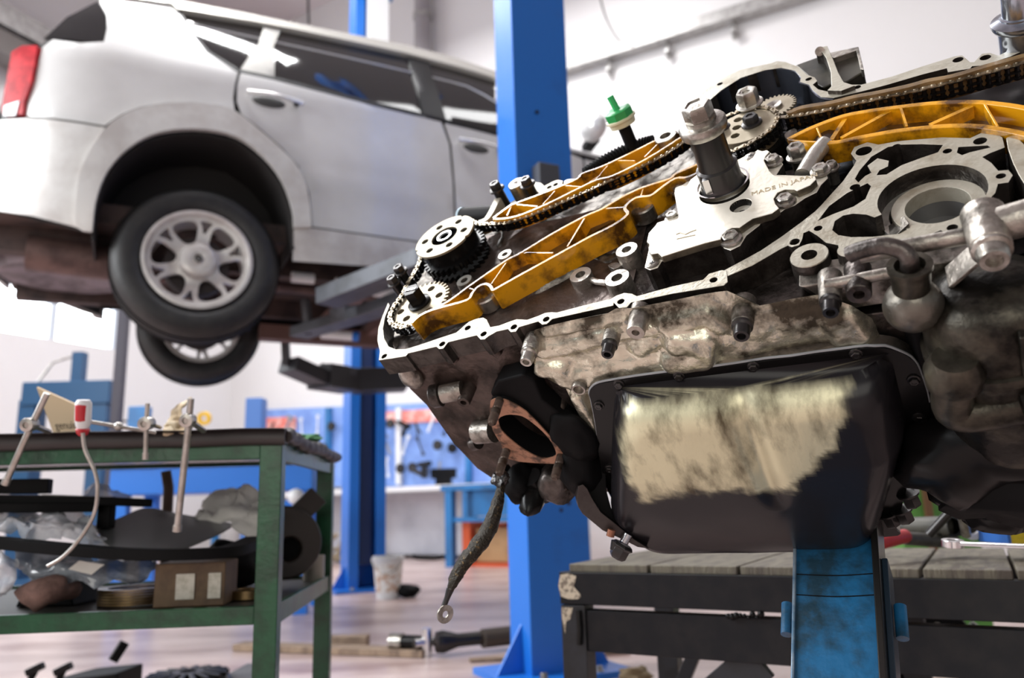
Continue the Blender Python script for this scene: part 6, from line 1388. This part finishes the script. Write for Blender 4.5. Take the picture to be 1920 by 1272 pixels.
# pink rag roll
P = [at(62, 1118, 1.62), at(80, 1108, 1.62), at(105, 1104, 1.66), at(135, 1102, 1.72)]
bm = bmesh.new(); A_ = smooth_poly(P, 5, False); add_tube(bm, A_, [.030-.0006*i for i in range(len(A_))], 22, cap=False)
for q in bm.verts: q.co += Vector((1, .3, 1))*noise.noise(q.co*30)*.014
rr2 = top('rolled_rag', bm, mat('pink_brown_rag', (.33, .20, .17), .8, 0, (.10, .06, .05), 20, .7, .5, 70), 'rolled pinkish brown rag at the front of the shelf', 'cloth', smooth=80, solid=.006)
bm = bmesh.new(); add_slab(bm, [(0, 0), (.13, 0), (.10, .09), (.05, .10)], [], 0, .12, lambda a, b, c: (a, c, b)); p = at(30, 1110, 1.75); bmesh.ops.translate(bm, vec=Vector((p.x, p.y, zs+.001)), verts=bm.verts[:]); top('black_wedge', bm, dull, 'black plastic wedge part at the left of the shelf behind the pink rag', 'engine part', bevel=.004)
# snail shaped housing
p = at(545, 1060, 2.05); t = thing('blower_housing', 'dark brown snail shaped blower housing between the table legs on the shelf', 'engine part', Vector((p.x, p.y, zs+.001))); ctr = Vector((-.02, 0, .108))
bwn = mat('dark_brown_plastic', (.018, .013, .010), .55, 0, (.02, .015, .012), 12, .5)
vd = Vector((.35, -.93, 0)).normalized(); su = Vector((.93, .35, 0)).normalized()
O = []
for i in range(48):
    a = 2*math.pi*i/48; r = .080+.022*((a/(2*math.pi)+.6) % 1); O.append((r*math.cos(a), r*math.sin(a)))
bm = bmesh.new(); add_slab(bm, O, [circ((.012, -.012), .030, 24)], -.04, .04, lambda a, b, c: ctr+su*a+Vector((0, 0, b))+vd*c); newobj('scroll', bm, bwn, t, bevel=.012)
bm = bmesh.new(); add_slab(bm, circ((.012, -.012), .036, 24), [], -.03, -.02, lambda a, b, c: ctr+su*a+Vector((0, 0, b))+vd*c); newobj('fan_hub', bm, dull, t)
bm = bmesh.new(); add_beam(bm, ctr+su*.03+Vector((0, 0, .07)), ctr+su*.085+Vector((0, 0, .125)), .055, .05, up=vd); newobj('outlet', bm, bwn, t, bevel=.003)
p = at(425, 1080, 1.85); bm = bmesh.new(); blob(bm, Vector((p.x, p.y+.03, zs+.068)), (.07, .06, .058), 12, .2); top('dark_casting', bm, dull, 'dark rounded part on the shelf between carton and corner leg', 'engine part', smooth=70)
p = at(480, 1112, 1.75); bm = bmesh.new(); add_ring(bm, Vector((p.x-.03, p.y+.05, zs+.002)), (0, 0, 1), .03, .055, 0, .02, 28); top('bearing_ring', bm, mat('old_brass', (.3, .2, .09), .3, .8), 'brown bearing ring on the shelf just left of the corner leg', 'ring', bevel=.002)
p = at(588, 1085, 2.2); bm = bmesh.new(); add_cyl(bm, Vector((p.x, p.y, zs+.001)), Vector((p.x, p.y, zs+.07)), .03, 18); top('tin_can', bm, mat('dirty_tin', (.30, .28, .24), .5, .4), 'small dirty tin at the far corner of the shelf', 'tin')
bm = bmesh.new(); blob(bm, at(580, 822, 2.2), (.03, .03, .012), 6, .3); o = top('green_rag', bm, mat('green_rag', (.06, .2, .08), .7), 'small green rag on the far corner of the green table', 'cloth', smooth=70)
# ---- floor, lower left
p = on_z(350, 1315, 0); t = thing('clutch_cover', 'black clutch cover with finned rim on the floor at the bottom left', 'engine part', Vector((p.x, p.y, 0)))
bm = bmesh.new(); add_lathe(bm, (0, 0, 0), (0, 0, 1), [(.155, 0), (.165, .01), (.160, .05), (.135, .085), (.12, .09), (.115, .07), (.06, .06), (.055, .10), (.03, .10), (.028, .02), (.0001, .02)], 48, cap=False); newobj('cover', bm, black, t, smooth=40)
for k in range(18):
    a = 2*math.pi*k/18; bm = bmesh.new(); add_beam(bm, (.06*math.cos(a), .06*math.sin(a), .095), (.14*math.cos(a), .14*math.sin(a), .088), .017, .014); newobj('finger', bm, black, t, bevel=.003)
p = on_z(170, 1310, 0); t = thing('battery_tray', 'black plastic tray on the floor under the table, lower left', 'tray', Vector((p.x, p.y, 0)))
bm = bmesh.new(); add_slab(bm, [(-.15, -.1), (.13, -.08), (.14, .1), (-.05, .12)], [], 0, .12, f1=lambda a, b: .075+.14*(a+.15)*.6); newobj('body', bm, dull, t, bevel=.006)
bm = bmesh.new(); add_beam(bm, (.11, -.08, .14), (.14, -.06, .20), .03, .03); newobj('clip', bm, dull, t)
for px, py, lb in ((98, 1262, 'tilted black lever on the floor left of the tray'), (45, 1275, 'short black lever on the floor at the far bottom left')):
    p = on_z(px, 1325, 0); t = thing('lever', lb, 'lever', Vector((p.x, p.y, 0))); bm = bmesh.new(); add_tube(bm, [(-.03, 0, .01), (0, 0, .06), (.03, 0, .12)], .012, 10); newobj('stem', bm, dull, t)
    bm = bmesh.new(); add_beam(bm, (.0, 0, .11), (.055, 0, .135), .03, .025); newobj('knob', bm, black, t, bevel=.004)
p = on_z(455, 1300, 0); bm = bmesh.new(); add_slab(bm, [(-.10, -.06), (.10, -.06), (.10, .10), (-.02, .10)], [], 0, .1, f1=lambda a, b: .05+.035*(b > 0), mp=lambda a, b, c: (a+p.x, b+p.y, c)); top('striped_block', bm, mat('striped_grey', (.09, .09, .10), .5, 0, (.03, .03, .035), 3, .9, stretch=(1, 1, 30)), 'grey ribbed block on the floor beside the table leg', 'block', bevel=.003)
# driveshaft and wooden strips further back
def flp(px, py, z=0): return on_z(px, py, z)
t = thing('drive_shaft', 'dark drive shaft with shiny yoke lying on the floor left of the big blue post', 'engine part', flp(800, 1215)); o_ = t.location
A_, B_, C2_, D_, E_ = [flp(x, y, .06)-o_ for x, y in ((733, 1203), (800, 1205), (860, 1205), (905, 1198), (1010, 1186))]
bm = bmesh.new(); add_tube(bm, [A_, A_.lerp(B_, .35)], .036, 18); newobj('yoke', bm, steel, t, smooth=40)
bm = bmesh.new(); add_cyl(bm, A_.lerp(B_, .35), A_.lerp(B_, .85), .03, 14); newobj('boot', bm, black, t)
bm = bmesh.new(); add_cyl(bm, B_+Vector((0, 0, -.06)), B_+Vector((0, 0, .06)), .024, 14); add_cyl(bm, B_+Vector((-.05, -.03, 0)), B_+Vector((.05, .03, 0)), .02, 14); newobj('cross_joint', bm, chrome, t)
bm = bmesh.new(); add_lathe(bm, B_.lerp(C2_, .3), (E_-B_), [(.045, 0), (.05, .03), (.03, .10), (.028, .2)], 18); newobj('flange', bm, dsteel, t, smooth=40)
bm = bmesh.new(); add_cyl(bm, B_.lerp(C2_, .3), E_, .030, 18); add_cyl(bm, D_, E_, .042, 18); newobj('shaft', bm, mat('brown_shaft', (.07, .055, .045), .5, .4), t)
wdp = mat('dirty_timber', (.36, .26, .18), .7, 0, (.12, .08, .06), 9, .7, stretch=(1, 6, 1))
strp = [((448, 1212), (800, 1224), .10, .03, 'long dirty timber strip lying on the floor behind the green table'), ((600, 1204), (690, 1202), .09, .05, 'short timber offcut resting behind the long timber strip'), ((880, 1238), (1180, 1222), .05, .012, 'flat timber slat on the floor beneath the drive shaft')]
for a, b, wd, h, lb in strp:
    bm = bmesh.new(); add_beam(bm, flp(*a, h/2+.002), flp(*b, h/2+.002), wd, h); top('timber_strip', bm, wdp, lb, 'timber', bevel=.003)
bm = bmesh.new(); blob(bm, flp(1190, 1268, .03), (.06, .04, .035), 8, .3); top('dirt_clump', bm, mat('brown_debris', (.15, .11, .06), .8), 'small brown clump of debris on the floor under the workbench', 'debris')
# ================================================================== BACKGROUND, LEFT
def bgx(px, d): return at(px, 960, d)
p = bgx(118, 7.2); t = thing('hydraulic_press', 'dark blue workshop press frame beyond the left end of the table', 'press', Vector((p.x, p.y, 0))); pz = lambda y, d=7.2: at(118, y, d).z
tq = mat('teal_blue_paint', (.008, .065, .16), .45)
W2 = .72/2
for x_ in (-.37, .30):
    bm = bmesh.new(); add_box(bm, (x_, 0, pz(745)/2), (.15, .2, pz(745))); newobj('column', bm, tq, t)
bm = bmesh.new(); add_box(bm, (-.01, 0, pz(733)), (.82, .24, .22)); newobj('crossbeam', bm, tq, t, bevel=.01)
bm = bmesh.new(); add_box(bm, (.035, 0, pz(685)), (.10, .10, .34)); newobj('ram', bm, tq, t)
bm = bmesh.new(); add_tube(bm, [(-.36, 0, pz(712)), (-.22, 0, pz(668)), (.0, 0, pz(655))], .012, 8); newobj('lever', bm, steel, t)
bm = bmesh.new(); add_box(bm, (0, 0, .06), (.95, .6, .12)); newobj('base', bm, tq, t)
p = bgx(205, 7.0); bm = bmesh.new(); add_box(bm, (p.x, p.y, 1.6), (.075, .09, 3.2)); top('dark_post', bm, mat('dark_post', (.04, .035, .05), .5), 'tall dark steel post between the press and the rear wheel', 'post')
# blue bench frame
p = bgx(400, 5.2); t = thing('blue_workbench', 'bright blue steel bench with deep apron beyond the green table', 'workbench', Vector((p.x, p.y, 0)))
zb = at(400, 875, 5.2).z; zb2 = at(400, 925, 5.2).z; xw = 1.34
bm = bmesh.new(); add_box(bm, (0, .2, (zb+zb2)/2), (xw, .55, zb-zb2)); newobj('apron', bm, lblue, t, bevel=.01)
for x_ in (-.6, .60):
    for y_ in (-.02, .42): bm = bmesh.new(); add_box(bm, (x_, y_, zb2/2), (.09, .07, zb2)); newobj('leg', bm, lblue, t)
bm = bmesh.new(); add_box(bm, (.55, .0, zb2-.09), (.3, .05, .06)); newobj('crossbar', bm, lblue, t)
bm = bmesh.new(); add_box(bm, (0, .2, zb+.01), (xw+.04, .58, .02)); newobj('bench_top', bm, mb, t)
p = bgx(313, 3.4); bm = bmesh.new(); q_ = at(316, 960, 2.22); add_tube(bm, [at(311, 884, 2.2), at(316, 915, 2.2), (q_.x, q_.y, .458)], .014, 12); top('brown_stick', bm, mat('brown_pole', (.10, .06, .04), .6), 'brown stick standing upright at the back of the shelf, behind the longest rod', 'stick')
p = bgx(473, 8.2); zz_ = at(473, 742, 8.2).z; bm = bmesh.new(); add_box(bm, (p.x, p.y, zz_/2), (.18, .18, zz_)); top('blue_column', bm, mat('mid_blue_paint', (.05, .15, .42), .5), 'short square blue column against the white wall', 'column', bevel=.01)
p = bgx(382, 7.5); bm = bmesh.new(); add_ring(bm, at(383, 785, 7.5), -FW, .03, .065, -.02, .02, 20); top('yellow_hook', bm, mat('yellow_paint', (.7, .42, .02), .5), 'small yellow ring hook hanging beyond the table', 'hook')
bm = bmesh.new(); P = [at(x, y, 7.4) for x, y in ((176, 782), (200, 790), (235, 790), (262, 792), (255, 782))]; add_tube(bm, smooth_poly(P, 4, False), .01, 6); top('wire_hook', bm, dull, 'thin bent dark wire beyond the table, beside the blue box', 'wire')
p = at(545, 942, 5.0); bm = bmesh.new(); bmesh.ops.create_icosphere(bm, subdivisions=3, radius=.05, matrix=Matrix.Translation(at(555, 932, 4.85))); top('plastic_ball', bm, wh, 'round white plastic ball at the end of the blue bench', 'ball', smooth=80)
# heap on floor behind the table
hm = mat('straw_debris', (.38, .30, .20), .8, 0, (.12, .10, .08), 12, .8)
rn = random.Random(5); p = on_z(622, 1058, 0); t = thing('scrap_heap', 'low heap of tan scrap strips on the floor beside the far post', 'scrap', p)
for k in range(14):
    a = Vector((rn.uniform(-.22, .2), rn.uniform(-.15, .15), rn.uniform(.02, .05))); b = a+Vector((rn.uniform(-.3, .3), rn.uniform(-.1, .1), rn.uniform(0, .32))); bm = bmesh.new(); add_tube(bm, smooth_poly([a, (a+b)/2+Vector((0, 0, .06)), b], 4, False), rn.uniform(.015, .03), 8); newobj('strip', bm, hm, t)
# lettering curves become real meshes
bpy.context.view_layer.update()
dg = bpy.context.evaluated_depsgraph_get()
for f_ in FONTS:
    me = bpy.data.meshes.new_from_object(f_.evaluated_get(dg)); o2 = bpy.data.objects.new(f_.name+'_mesh', me); COL.objects.link(o2)
    o2.parent = f_.parent; o2.matrix_local = f_.matrix_local.copy(); nm = f_.name; bpy.data.objects.remove(f_); o2.name = nm
bpy.context.view_layer.update()
